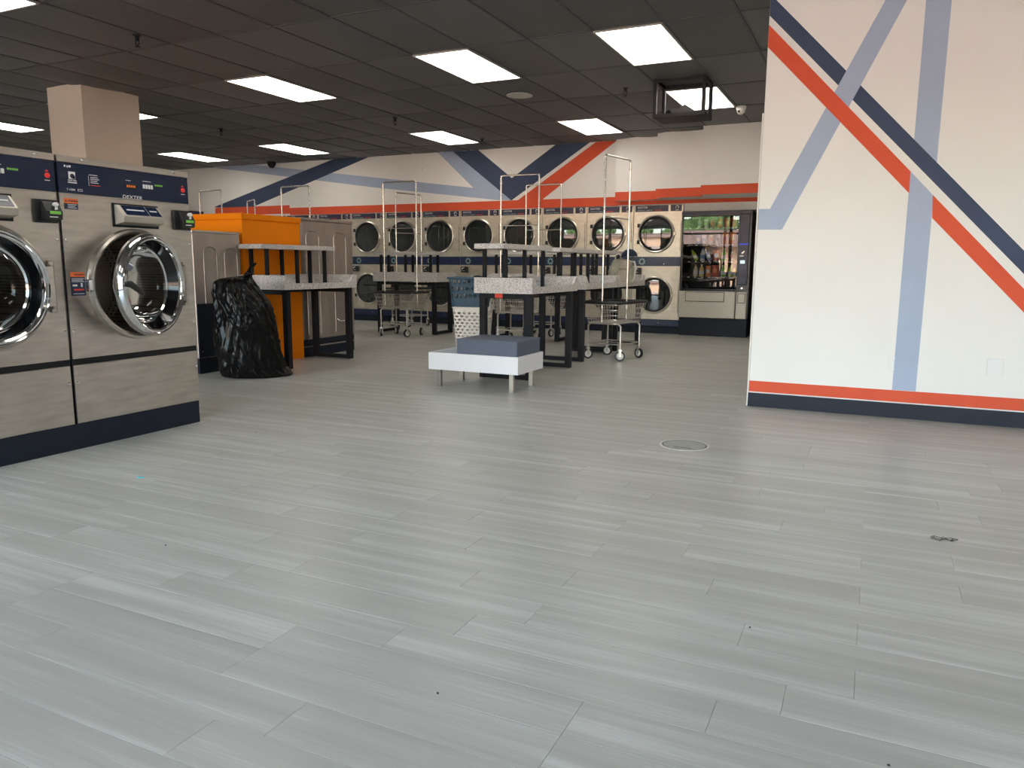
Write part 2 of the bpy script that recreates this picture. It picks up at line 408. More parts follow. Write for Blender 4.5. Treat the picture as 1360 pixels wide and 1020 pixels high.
for q in tiles[290:]:
    v, f = tile_geo(q); mb.add(v, f); vals += [random.random()] * len(f)
if mb.v:
    me = bpy.data.meshes.new('far_ceiling_tiles'); me.from_pydata(mb.v, [], mb.f); with_rnd(me, vals)
    tag(obj('far_ceiling_tiles', me, 'ceiling_tile', ceiling), kind='stuff')
mb = MB()
for i in range(math.floor((XL - GX) / TX) + 1, math.ceil((XR - GX) / TX)):
    x = GX + i * TX; mb.box(x - 0.011, x + 0.011, YF, YB if x < XC else YR, ZC - 0.002, ZC + 0.012)
for j in range(math.floor((YF - GY) / TY) + 1, math.ceil((YB - GY) / TY)):
    y = GY + j * TY; mb.box(XL, XR if y < YR else XC, y - 0.011, y + 0.011, ZC - 0.002, ZC + 0.012)
mb.build('ceiling_grid', 'ceiling_grid', ceiling)

# ------------------------------------------------------------------ ceiling lights
def make_light():
    r = thing('ceiling_light', 'x', 'ceiling light', group='recessed ceiling light panels')
    BOX(0.02, TX - 0.02, 0.02, TY - 0.02, -0.006, 0.004).build('diffuser', 'panel_glow', r)
    f = MB()
    for a in ((0.004, 0.02, 0.004, TY - 0.004), (TX - 0.02, TX - 0.004, 0.004, TY - 0.004), (0.02, TX - 0.02, 0.004, 0.02), (0.02, TX - 0.02, TY - 0.02, TY - 0.004)):
        f.box(a[0], a[1], a[2], a[3], -0.010, 0.004)
    f.build('frame', 'light_frame', r)
    return r
LL = ['ceiling light panel nearest the painted partition, largest lit panel', 'lit ceiling panel left of the largest one, near the round speaker', 'lit ceiling panel in front of the sprinkler, third from the partition in the near row',
      'ceiling light half hidden behind the cream column', 'ceiling light at the left edge beside the cream column', 'lit ceiling panel in the far row above the orange wall stripe',
      'lit ceiling panel in the far row above the pale blue wall stripe', 'lit ceiling panel in the far row above the navy wall diagonal', 'leftmost lit ceiling panel of the far row',
      'lit ceiling panel behind the hanging black cage', 'lit ceiling panel cut off by the top left corner', 'added ceiling light out of view over the open floor near the partition', 'added ceiling light out of view over the open floor in front of the partition',
      'added ceiling light out of view by the storefront glass', 'added ceiling light out of view by the storefront glass at the partition side', 'added ceiling light out of view over the open floor before the ajar washer', 'added ceiling light out of view by the storefront glass on the washer side']
L0 = make_light()
for i, (x, y) in enumerate(lights):
    if i == 0: L0.location = (x, y, ZC - 0.004); L0['label'] = LL[0]
    else: dup(L0, (x, y, ZC - 0.004), 0, LL[i])

# ------------------------------------------------------------------ walls
def stripe(pts, m, wall, y, name='painted_stripe', t=0.002):
    return MB().prism(pts, y - t, y + 0.001, 'xz').build(name, m, wall)
# painted partition on the right
wr = BOX(XC, XR, YR, YR + 0.14, 0, ZC).build('wall_right', 'wall_white')
struct(wr, 'white partition wall with navy, orange and pale blue diagonal stripes', 'wall')
rc = (XC + 0.001, XR, 0.2, ZC)
navy = [(-0.783, 2.963), (0.869, 1.195), (0.884, 1.04), (-0.828, 2.867)]
nv = [ext(navy[1], navy[0], 1.3), ext(navy[0], navy[1], 4), ext(navy[3], navy[2], 4), ext(navy[2], navy[3], 1.3)]
orng = [(-0.827, 2.803), (0.892, 0.95), (0.907, 0.793), (-0.824, 2.646)]
o_l = [ext(orng[1], orng[0], 1.1), (0.157, 1.738), (0.160, 1.590), ext(orng[2], orng[3], 1.1)]
o_r = [(0.306, 1.574), ext(orng[0], orng[1], 4), ext(orng[3], orng[2], 4), (0.315, 1.418)]
g1p = [ext((-0.76, 1.506), (-0.083, 2.884), 1.3), (-0.76, 1.506), (-0.90, 1.508), (-0.90, 1.356), (-0.666, 1.353), ext((-0.666, 1.353), (0.049, 2.866), 1.3)]
stripe(clip(g1p, *rc), 'paint_pale', wr, YR, t=0.0025)
stripe(clip(nv, *rc), 'paint_navy', wr, YR, t=0.0015)
stripe(clip(o_l, *rc), 'paint_orange', wr, YR, t=0.0035); stripe(clip(o_r, *rc), 'paint_orange', wr, YR, t=0.0035)
stripe(clip([(0.165, 3.3), (0.317, 3.3), (0.313, 1.72), (0.163, 1.88)], *rc), 'paint_pale', wr, YR, t=0.001)
stripe([(0.157, 1.738), (0.312, 1.568), (0.309, 0.203), (0.157, 0.203)], 'paint_pale', wr, YR)
stripe([(XC, 0.117), (XR, 0.117), (XR, 0.2011), (XC, 0.2011)], 'paint_orange', wr, YR, t=0.003)
struct(BOX(XC - 0.004, XR, YR - 0.010, YR - 0.0005, 0, 0.108).build('baseboard_right', 'base_navy', bevel=0.002), 'dark navy vinyl baseboard along the painted partition', 'baseboard')
struct(MB().box(XC - 0.014, XC - 0.001, YR - 0.006, YR + 0.04, 0.0, 2.2).build('trim_1', 'cover_white', bevel=0.003), 'thin cream corner guard on the partition edge', 'corner guard')
wre = BOX(XC + 0.0, XC + 0.12, YR + 0.14, 13.1, 0, ZC).build('wall_side', 'wall_white')
struct(wre, 'return wall running back from the partition corner', 'wall')
for lab, (x0, x1, z0, z1) in (('blank white cover plate on the partition, beside the pale blue stripe', (0.121, 0.197, 0.336, 0.452)), ('blank white cover plate on the partition near the right edge', (0.728, 0.823, 0.346, 0.465))):
    p = thing('outlet_cover', lab, 'cover plate', ((x0 + x1) / 2, YR - 0.0036, (z0 + z1) / 2))
    a, c = (x1 - x0) / 2, (z1 - z0) / 2
    BOX(-a, a, -0.005, 0, -c, c).build('plate', 'plate_white', p, bevel=0.003)
    if x0 < 0.157 < x1: BOX(0.157 - (x0 + x1) / 2, a + 0.0006, -0.0057, 0, -c - 0.0006, c + 0.0006).build('painted_half', 'paint_pale', p)
    for q in (c * 0.7, -c * 0.7): MB().cyl((0, -0.0062, q), (0, -0.004, q), 0.004, 8).build('screw', 'cover_white', p)

# back bulkhead above the dryers
wb = MB().box(XL, XC, YB, YB + 0.1, 2.045, ZC + 0.01).box(-2.80, XC, YB, YB + 0.1, 1.93, 2.045).box(-1.695, XC, YB, YB + 0.1, 0, 1.93).box(XL, -13.22, YB, YB + 0.1, 0, 2.045).build('wall_back', 'wall_white')
struct(wb, 'white bulkhead wall above the dryer row with navy, orange and pale blue stripes', 'wall')
struct(BOX(XL, XC, 13.1, 13.2, 0, ZC).build('wall_rear', 'wall_white'), 'rear wall of the service space behind the dryers', 'wall')
struct(BOX(-1.69, XC, YB - 0.008, YB - 0.0005, 0, 0.10).build('baseboard_back', 'base_navy'), 'navy baseboard beside the vending machine', 'baseboard')
bc = (XL, -3.872, 2.186, ZC - 0.002)
stripe(clip([ext((-9.651, 3.059), (-12.718, 2.27), 1.02), ext((-12.718, 2.27), (-9.651, 3.059), 1.2), ext((-11.733, 2.249), (-8.79, 3.068), 1.2), (-11.80, 2.2)], XL, -3.872, 2.23, ZC - 0.002), 'paint_navy', wb, YB, t=0.0035)
stripe(clip([(-12.9, 3.085), (-11.576, 3.063), (-6.545, 2.426), (-7.29, 3.093), (-6.985, 3.09), (-5.797, 2.186), (-6.078, 2.203), (-8.61, 2.504), (-12.572, 3.043)], *bc), 'paint_pale', wb, YB, t=0.0015)
stripe(clip([(-6.985, 3.09), (-5.797, 2.186), ext((-5.797, 2.186), (-4.398, 3.06), 1.05), ext((-5.79, 2.56), (-5.017, 3.05), 1.08), (-5.79, 2.56), ext((-5.79, 2.56), (-6.428, 3.053), 1.08)], *bc), 'paint_navy', wb, YB, t=0.0025)
stripe(clip([(-5.686, 2.18), ext((-5.686, 2.185), (-4.301, 3.054), 1.05), ext((-5.221, 2.184), (-3.924, 3.072), 1.05), (-5.221, 2.18)], *bc), 'paint_orange', wb, YB, t=0.003)
stripe([(-10.718, 2.045), (-3.872, 2.045), (-3.872, 2.186), (-10.718, 2.186)], 'paint_orange', wb, YB, t=0.003)
stripe([(-12.74, 2.075), (-10.718, 2.075), (-10.718, 2.24), (-12.68, 2.24), (-12.72, 2.235), (-12.74, 2.22)], 'paint_orange', wb, YB, t=0.004)
stripe([(-3.872, 2.052), (XC, 2.052), (XC, 2.116), (-3.872, 2.116)], 'paint_orange', wb, YB, t=0.003)
for i, (x0, x1, y) in enumerate(((-3.87, -3.14, 11.94), (-3.14, -2.40, 11.67), (-2.40, XC, 11.385))):
    s = BOX(x0, x1, y, YB, 2.11, ZC).build('soffit', 'wall_white')
    struct(s, ['white soffit box above the dryers, shallowest of the three steps', 'middle step of the white soffit, above the last dryer', 'deepest step of the white soffit, above the vending machine'][i], 'soffit')
    stripe([(x0, 2.11), (x1, 2.11), (x1, 2.242), (x0, 2.242)], 'paint_orange', s, y, t=0.003)
struct(BOX(XL - 0.12, XL, YF, 13.2, 0, ZC).build('wall_left', 'wall_white'), 'white wall at the far left end of the room', 'wall')
# storefront behind the camera
wf = MB().box(XL, -10.4, YF - 0.15, YF, 0, ZC).box(5.4, XR, YF - 0.15, YF, 0, ZC).box(-10.4, 5.4, YF - 0.15, YF, 2.8, ZC).box(-10.4, 5.4, YF - 0.15, YF, 0, 0.12).build('wall_front', 'wall_white')
struct(wf, 'front wall framing the storefront glazing', 'wall')
struct(BOX(XR, XR + 0.12, YF, YR, 0, ZC).build('wall_end', 'wall_white'), 'white end wall beside the storefront', 'wall')
for i in range(8):
    x0 = -10.4 + i * 1.975; x1 = x0 + 1.975
    f = MB().box(x0, x0 + 0.05, YF - 0.1, YF - 0.04, 0.12, 2.8).box(x1 - 0.05, x1, YF - 0.1, YF - 0.04, 0.12, 2.8).box(x0, x1, YF - 0.1, YF - 0.04, 0.12, 0.18).box(x0, x1, YF - 0.1, YF - 0.04, 2.74, 2.8).box(x0, x1, YF - 0.1, YF - 0.04, 2.15, 2.2)
    o = f.build('window_%d' % (i + 1), 'aluminium_dark'); struct(o, 'tall storefront window behind the viewer, bay %s from the left wall' % ('one', 'two', 'three', 'four', 'five', 'six', 'seven', 'eight')[i], 'window')
    BOX(x0 + 0.05, x1 - 0.05, YF - 0.075, YF - 0.067, 0.18, 2.74).build('pane', 'window_glass', o)
# outside
struct(BOX(-60, 45, -60, YF - 0.16, -0.16, -0.05).build('ground', 'pavement'), 'sunlit pavement outside the storefront', 'pavement')
mat('roof_brown', (0.27, 0.17, 0.14), 0.9, var=0.1)
for lab, x0, x1, y0, h in (('long low tan building across the car park', -34, -3.5, -27, 2.3), ('second tan building across the car park', 1.5, 26, -30, 2.7)):
    b_ = BOX(x0, x1, y0 - 7, y0, -0.05, h).build('building', 'stucco'); struct(b_, lab, 'building')
    MB().prism([(y0 + 0.6, h), (y0 + 0.6, h + 0.12), (y0 - 3.5, h + 1.3), (y0 - 7.6, h + 0.12), (y0 - 7.6, h)], x0 - 0.5, x1 + 0.5, 'yz').build('roof', 'roof_brown', b_)
for i, (x, y, h) in enumerate(((-33, -38, 6.5), (-25, -37, 5.4), (-20.5, -39, 6.8), (-12.5, -38, 5.6), (-1, -37, 6.2), (9, -40, 7))):
    tr = thing('tree', 'green street tree across the car park, number %s from the left' % ('one', 'two', 'three', 'four', 'five', 'six')[i], 'tree', (x, y, -0.05))
    MB().tube([(0, 0, 0), (0.1, 0, h * 0.3), (0, 0.1, h * 0.6)], [0.22, 0.16, 0.08], 8).build('trunk', 'bark', tr)
    bm = bmesh.new(); bmesh.ops.create_icosphere(bm, subdivisions=4, radius=1)
    for v in bm.verts:
        k = 1 + 0.45 * noise.noise(v.co * 2.3 + Vector((i * 9, 0, 0))) + 0.25 * noise.noise(v.co * 6)
        v.co = Vector((v.co.x * h * 0.34 * k, v.co.y * h * 0.34 * k, h * 0.68 + v.co.z * h * 0.32 * k))
    me = bpy.data.meshes.new('crown'); bm.to_mesh(me); bm.free(); obj('crown', me, 'leaf', tr)

# ------------------------------------------------------------------ column
col = BOX(-8.80, -8.21, 5.965, 6.71, 0, ZC).build('column', 'wall_cream')
struct(col, 'square cream column rising behind the near washers', 'column')

# ------------------------------------------------------------------ near washers
struct(BOX(-5.15, -4.13, 0.95, 3.70, 0, 0.15).build('washer_plinth', 'base_navy', bevel=0.003), 'navy plinth under the two big washers', 'plinth')
def plate_hole(w0, w1, z0, z1, c, R, y, n=64):
    v = []; f = []
    for k in range(n):
        t = 2 * PI * k / n; dx, dz = math.cos(t), math.sin(t)
        v.append((c[0] + R * dx, y, c[1] + R * dz))
    for k in range(n):
        t = 2 * PI * k / n; dx, dz = math.cos(t), math.sin(t)
        kx = ((w1 - c[0]) / dx if dx > 0 else (w0 - c[0]) / dx) if abs(dx) > 1e-9 else 1e9
        kz = ((z1 - c[1]) / dz if dz > 0 else (z0 - c[1]) / dz) if abs(dz) > 1e-9 else 1e9
        q = min(kx, kz); v.append((c[0] + q * dx, y, c[1] + q * dz))
    # snap nearest outer verts to corners
    for cx, cz in ((w0, z0), (w1, z0), (w0, z1), (w1, z1)):
        i = min(range(n, 2 * n), key=lambda i: (v[i][0] - cx) ** 2 + (v[i][2] - cz) ** 2); v[i] = (cx, y, cz)
    for k in range(n): f.append((k, (k + 1) % n, (k + 1) % n + n, k + n))
    return v, f
def screw(parent, x, z, y=0.0):
    MB().lathe([(0.009, y), (0.009, y - 0.004), (0.004, y - 0.007)], (x, 0, z), seg=12).build('screw', 'chrome', parent, smooth=40)
def make_washer(label, y0, ang, hx):
    r = thing('washer', label, 'washing machine', (-4.127, y0, 0), PI / 2, 'large front loading washers')
    W, D, Z0, Z1 = 0.894, 1.0, 0.151, 1.665
    cx, cz = 0.468, 0.946
    # shell behind the fronts
    MB().box(0.004, W, 0.02, 0.05, Z0, 0.60).box(0.004, 0.03, 0.02, D, Z0, Z1 - 0.002).box(W - 0.026, W, 0.02, D, Z0, Z1 - 0.002).box(0.03, W - 0.026, D - 0.03, D, Z0, Z1 - 0.002).box(0.03, W - 0.026, 0.02, D, Z1 - 0.03, Z1 - 0.002).box(0.03, W - 0.026, 0.02, 0.05, 1.44, Z1 - 0.03).build('body', 'steel', r)
    BOX(0.006, W - 0.002, 0.0, 0.02, Z0, 0.492).build('lower_panel', 'steel', r, bevel=0.003)
    BOX(0.006, W - 0.002, 0.010, 0.02, 0.492, 0.528).build('gap_strip', 'dark_gap', r)
    mb = MB(); v, f = plate_hole(0.006, W - 0.002, 0.528, 1.452, (cx, cz), 0.30, 0.0); mb.add(v, f)
    v2 = [(a, 0.02, c) for a, b2, c in v]; mb.add(v2, f)
    n = 64
    for k in range(n): mb.add([v[n + k], v[n + (k + 1) % n], v2[n + (k + 1) % n], v2[n + k]], [(0, 1, 2, 3)])
    mb.build('front_panel', 'steel', r)
    BOX(0.006, W - 0.002, -0.002, 0.02, 1.462, 1.626).build('control_panel', 'panel_navy', r, bevel=0.002)
    MB().box(0.004, W, -0.004, 0.02, 1.452, 1.460).box(0.004, W, -0.006, 0.03, 1.628, 1.665).build('trim_strip', 'steel', r, bevel=0.002)
    BOX(0.896, 0.899, 0.01, 0.6, Z0, 1.66).build('side_seam', 'dark_gap', r)
    for x in (0.15, 0.78): screw(r, x, 1.650, -0.006)
    for z in (0.39, 0.69, 1.20): screw(r, 0.022, z); screw(r, W - 0.018, z)
    # lettering and marks on the control panel
    P = r; y = -0.0028
    text('DEXTER', 0.030, 'lettering', 'ink_white', P, (0.400, y, 1.469), xs=1.25, shear=0.15)
    BOX(0.395, 0.525, -0.004, -0.0022, 1.4555, 1.4585).build('underline', 'ink_white', P)
    text('T-1200', 0.016, 'lettering', 'ink_white', P, (0.05, y, 1.481), xs=1.1)
    def bars(items, m, h=0.004, name='print_line'):
        for x, z, wd in items: BOX(x, x + wd, -0.0030, -0.0022, z - h / 2, z + h / 2).build(name, m, P)
    BOX(0.118, 0.146, -0.0030, -0.0022, 1.476, 1.488).build('badge', 'ink_white', P)
    BOX(0.120, 0.144, -0.0034, -0.0028, 1.478, 1.486).build('badge', 'panel_navy', P)
    bars([(0.045, 1.608, 0.010), (0.062, 1.606, 0.007), (0.073, 1.608, 0.012)], 'ink_white', 0.011)
    lg = BOX(0.068, 0.108, -0.0032, -0.0022, 1.540, 1.580).build('logo', 'ink_white', P)
    MB().lathe([(0.013, -0.0040), (0.013, -0.003)], (0.090, 0, 1.556), seg=20).build('logo_curve', 'panel_navy', lg)
    MB().prism([(0.090, 1.541), (0.106, 1.541), (0.106, 1.560), (0.098, 1.556)], -0.0040, -0.003, 'xz').build('logo_notch', 'panel_navy', lg)
    text('DEXTER', 0.013, 'lettering', 'ink_white', P, (0.062, y, 1.531), xs=1.1)
    bars([(0.062, 1.520, 0.054)], 'ink_white', 0.005)
    bars([(0.192, 1.574, 0.055), (0.200, 1.561, 0.048), (0.200, 1.551, 0.055), (0.200, 1.541, 0.042), (0.200, 1.531, 0.050)], 'ink_white', 0.003)
    bars([(0.200, 1.516, 0.062), (0.193, 1.516, 0.004)], 'ink_red', 0.004)
    BOX(0.188, 0.1895, -0.0032, -0.0022, 1.512, 1.568).build('rule', 'ink_white', P)
    bars([(0.430, 1.568, 0.035)], 'ink_white', 0.003)
    MB().box(0.428, 0.500, -0.0034, -0.0022, 1.522, 1.547).build('display', 'gloss_black', P)
    for k in range(4): BOX(0.434 + k * 0.016, 0.445 + k * 0.016, -0.0044, -0.0032, 1.528, 1.541).build('display_digit', 'led_orange', P)
    bars([(0.548, 1.574, 0.060)], 'ink_white', 0.003)
    for k in range(4): BOX(0.548 + k * 0.019, 0.563 + k * 0.019, -0.0045, -0.0022, 1.530, 1.555).build('button', 'ink_white', P, bevel=0.001)
    for k in range(5): BOX(0.636 + k * 0.012, 0.645 + k * 0.012, -0.0032, -0.0022, 1.552, 1.562).build('display_digit', 'led_green', P)
    kb = MB().lathe([(0.014, -0.002), (0.014, -0.008), (0.010, -0.010)], (0.848, 0, 1.545), seg=24).build('start_button', 'led_red', P, smooth=40)
    MB().prism([(0.838, 1.566), (0.858, 1.566), (0.848, 1.576)], -0.0032, -0.0022, 'xz').build('mark', 'led_red', P)
    bars([(0.833, 1.519, 0.030)], 'ink_white', 0.004)
    # soap box
    sb = MB().prism([(0.0, 1.300), (-0.075, 1.315), (-0.085, 1.352), (-0.020, 1.418), (0.0, 1.418)], 0.34, 0.63, 'yz').build('soap_box', 'vend_silver', r, bevel=0.004)
    MB().box(0.325, 0.645, -0.004, 0.0, 1.288, 1.428).build('soap_frame', 'dark_gap', sb)
    lid = [(-0.0795, 1.3605), (-0.0255, 1.4165), (-0.0225, 1.4145), (-0.0765, 1.3585)]
    MB().prism(lid, 0.365, 0.525, 'yz').build('soap_label', 'panel_navy', sb); MB().prism(lid, 0.532, 0.612, 'yz').build('soap_label', 'panel_navy', sb)
    for k, s_ in ((0.385, 0.12), (0.545, 0.05)): MB().prism([(-0.056, 1.3875), (-0.050, 1.3937), (-0.047, 1.3920), (-0.053, 1.3858)], k, k + s_, 'yz').build('label_print', 'ink_white', sb)
    # card reader
    cr = MB().box(0.755, 0.885, -0.018, 0.0, 1.290, 1.415).build('card_reader', 'black_plastic', r, bevel=0.004)
    MB().prism([(-0.018, 1.302), (-0.062, 1.308), (-0.066, 1.350), (-0.034, 1.402), (-0.018, 1.404)], 0.785, 0.880, 'yz').build('reader_housing', 'black_plastic', cr, bevel=0.004)
    BOX(0.806, 0.866, -0.0685, -0.064, 1.336, 1.352).build('screen', 'led_green', cr)
    MB().lathe([(0.001, -0.076), (0.010, -0.073), (0.013, -0.064), (0.010, -0.045)], (0.845, 0, 1.388), seg=16).build('coin_knob', 'cover_white', cr, smooth=50)
    MB().prism([(0.838, 1.358), (0.852, 1.362), (0.850, 1.382), (0.842, 1.382)], -0.066, -0.058, 'xz').build('key_tag', 'cover_white', cr)
    BOX(0.805, 0.850, -0.0655, -0.062, 1.318, 1.323).build('slot', 'ink_white', cr)
    # stickers
    s = MB().box(0.030, 0.112, -0.002, 0.0, 1.405, 1.432).build('warning_sticker', 'ink_orange', r)
    BOX(0.030, 0.112, -0.002, 0.0, 1.372, 1.405).build('sticker_text', 'sticker_navy', s)
    text('WARNING', 0.013, 'lettering', 'sticker_navy', s, (0.052, -0.0028, 1.418))
    MB().prism([(0.036, 1.412), (0.048, 1.412), (0.042, 1.424)], -0.0028, -0.0018, 'xz').build('hazard_mark', 'sticker_navy', s)
    for i in range(3): BOX(0.050, 0.104 - 0.01 * (i % 2), -0.0028, -0.0018, 1.397 - i * 0.009, 1.400 - i * 0.009).build('print_line', 'ink_white', s)
    s = MB().box(0.030, 0.118, -0.002, 0.0, 0.995, 1.022).build('warning_sticker', 'ink_orange', r)
    BOX(0.030, 0.118, -0.002, 0.0, 0.888, 0.995).build('sticker_text', 'sticker_navy', s)
    text('WARNING', 0.014, 'lettering', 'sticker_navy', s, (0.052, -0.0028, 1.008))
    for i in range(3): BOX(0.036, 0.112 - 0.008 * (i % 2), -0.0028, -0.0018, 0.983 - i * 0.008, 0.986 - i * 0.008).build('print_line', 'ink_white', s)
    MB().box(0.040, 0.068, -0.0028, -0.0018, 0.942, 0.952).box(0.090, 0.100, -0.0028, -0.0018, 0.938, 0.960).build('pictogram', 'ink_white', s)
    BOX(0.046, 0.106, -0.0028, -0.0018, 0.918, 0.927).build('red_line', 'ink_red', s)
    BOX(0.040, 0.108, -0.0028, -0.0018, 0.898, 0.901).build('print_line', 'ink_white', s)
    # porthole and drum
    MB().lathe([(0.300, 0.01), (0.300, -0.012), (0.306, -0.03), (0.318, -0.036), (0.331, -0.028), (0.337, 0.0)], (cx, 0, cz), seg=72, caps=False).build('porthole_ring', 'steel', r, smooth=40)
    mb = MB(); n = 64; prof = [(0.300, 0.0), (0.29, 0.03), (0.27, 0.05), (0.27, 0.08)]
    mb.lathe(prof, (cx, 0, cz), seg=n); mb.f = mb.f[:-2]; mb.build('gasket', 'gasket', r, smooth=50)
    mb = MB(); mb.lathe([(0.27, 0.08), (0.36, 0.09), (0.37, 0.12), (0.37, 0.62), (0.33, 0.66), (0.001, 0.66)], (cx, 0, cz), seg=n); mb.f = mb.f[:-2]
    mb.build('drum', 'drum_steel', r, smooth=40)
    for k in range(3):
        t = 2 * PI * k / 3 + 0.4
        MB().prism([(-0.04, 0.37), (0.04, 0.37), (0.012, 0.29), (-0.012, 0.29)], 0.13, 0.6, 'xz').build('drum_lifter', 'drum_steel', r).matrix_local = Matrix.Translation((cx, 0, cz)) @ Matrix.Rotation(t, 4, 'Y')
    lk = BOX(0.118, 0.146, -0.034, 0.0, cz - 0.035, cz + 0.035).build('door_latch', 'chrome', r, bevel=0.005)
    # hinge
    MB().box(0.800, 0.836, -0.020, 0.0, 0.80, 1.085).build('hinge_plate', 'steel', r, bevel=0.006)
    MB().cyl((0.806, -0.034, 0.82), (0.806, -0.034, 1.065), 0.012, 12).build('hinge_pin', 'steel', r, smooth=40)
    # door (origin on the hinge axis)
    R = 0.303; dc = -R - 0.048
    door = MB().lathe([(0.262, -0.030), (0.266, -0.052), (0.276, -0.058), (0.286, -0.052), (0.292, -0.056), (R, -0.044), (R + 0.003, -0.012), (R - 0.004, 0.004), (0.27, 0.010), (0.262, 0.0)], (dc, 0, 0), seg=72, closed=True).build('door', 'chrome', r, smooth=40)
    door.location = (hx, -0.052, cz); door.rotation_euler = (0, 0, ang)
    MB().lathe([(0.263, -0.034), (0.236, 0.016), (0.226, 0.034), (0.232, 0.042), (0.262, 0.008)], (dc, 0, 0), seg=64, closed=True).build('inner_cone', 'gloss_black', door, smooth=40)
    MB().lathe([(0.230, 0.020), (0.222, 0.018), (0.214, 0.026), (0.222, 0.034)], (dc, 0, 0), seg=64, closed=True).build('inner_ring', 'chrome', door, smooth=40)
    MB().lathe([(0.222, 0.030), (0.212, 0.075), (0.18, 0.115), (0.12, 0.135), (0.001, 0.14)], (dc, 0, 0), seg=64, caps=False).build('door_glass', 'washer_glass', door, smooth=40)
    MB().tube([(dc - R + 0.010, -0.052, 0.012), (dc - R + 0.045, -0.072, 0.010), (dc - R + 0.10, -0.078, -0.022), (dc - R + 0.15, -0.070, -0.050)], [0.014, 0.020, 0.017, 0.010], 10).build('door_handle', 'rubber_black', door, smooth=50)
    BOX(-0.056, 0.809 - hx, -0.002, 0.012, -0.11, 0.11).build('hinge_arm', 'steel', door, bevel=0.003)
    return r
make_washer('big steel washer with its chrome round door standing ajar', 2.812, math.radians(16), 0.757)
make_washer('big steel washer cut by the left edge, its round door closed', 1.908, math.radians(2), 0.800)

# ------------------------------------------------------------------ island of steel cabinets and orange box
def arch_rib(parent, y0, y1, z0, z1, x):
    rr = min(0.07, (y1 - y0) / 2.2); pts = [(x, y0, z0), (x, y0, z1 - rr)]
    for k in range(1, 6): a = PI - k * PI / 2 / 6; pts.append((x, y0 + rr + rr * math.cos(a), z1 - rr + rr * math.sin(a)))
    pts += [(x, y0 + rr, z1), (x, y1 - rr, z1)]
    for k in range(1, 6): a = PI / 2 - k * PI / 2 / 6; pts.append((x, y1 - rr + rr * math.cos(a), z1 - rr + rr * math.sin(a)))
    pts += [(x, y1, z1 - rr), (x, y1, z0)]
    MB().tube(pts, 0.007, 6).build('arch_rib', 'steel_panel', parent, smooth=60)
def pull(parent, y, z, x, w=0.17):
    MB().tube([(x - 0.006, y - w / 2, z + 0.03), (x + 0.02, y - w / 2 + 0.012, z + 0.012), (x + 0.022, y - w / 2 + 0.03, z), (x + 0.022, y + w / 2 - 0.03, z), (x + 0.02, y + w / 2 - 0.012, z + 0.012), (x - 0.006, y + w / 2, z + 0.03)], 0.005, 6).build('pull_handle', 'chrome', parent, smooth=60)
c1 = thing('steel_cabinet', 'short stainless cabinet left of the orange box, behind the black rubbish bag', 'cabinet', (-5.95, 5.36, 0), 0, 'stainless service cabinets')
BOX(-1.3, 0, 0, 0.605, 0.15, 1.365).build('body', 'steel_panel', c1, bevel=0.006)
BOX(-1.305, 0.006, -0.005, 0.607, 1.365, 1.393).build('top_cap', 'steel_panel', c1, bevel=0.006)
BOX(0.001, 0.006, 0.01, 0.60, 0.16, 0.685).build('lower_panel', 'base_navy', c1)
BOX(-1.3, 0.006, 0.0, 0.605, 0, 0.15).build('base', 'base_navy', c1)
arch_rib(c1, 0.125, 0.29, 0.69, 1.235, 0.001); arch_rib(c1, 0.39, 0.56, 0.69, 1.225, 0.001)
screw_b = MB().lathe([(0.008, 0.006), (0.008, 0.010), (0.003, 0.012)], (0, 0.04, 0.22), axis='x', seg=10); screw_b.build('screw', 'chrome', c1)
ob = thing('orange_box', 'bright orange painted box standing between the steel cabinets', 'box', (-5.95, 6.008, 0))
BOX(-1.9, 0, 0, 0.876, 0, 1.53).build('body', 'cabinet_orange', ob)
BOX(-1.92, 0.022, -0.022, 0.876, 1.53, 1.592).build('cap_trim', 'cabinet_orange', ob, bevel=0.004)
c2 = thing('steel_cabinet', 'tall stainless double cabinet right of the orange box', 'cabinet', (-5.95, 6.895, 0), 0, 'stainless service cabinets')
BOX(-1.7, -0.02, 0, 0.95, 0.20, 1.57).build('body', 'steel_panel', c2)
for a, b2 in ((0.0, 0.442), (0.448, 0.95)): BOX(-0.02, 0.0, a, b2, 0.21, 1.565).build('door_panel', 'steel_panel', c2, bevel=0.004)
BOX(-1.705, 0.010, -0.004, 0.955, 1.57, 1.602).build('top_cap', 'steel_panel', c2, bevel=0.005)
BOX(-1.7, -0.01, 0, 0.95, 0, 0.20).build('base', 'base_navy', c2); BOX(-0.012, 0.012, 0, 0.95, 0.115, 0.128).build('base_ledge', 'steel_panel', c2)
arch_rib(c2, 0.085, 0.308, 0.26, 1.45, 0.001); arch_rib(c2, 0.582, 0.812, 0.26, 1.45, 0.001)
pull(c2, 0.192, 0.37, 0.0); pull(c2, 0.70, 0.385, 0.0)

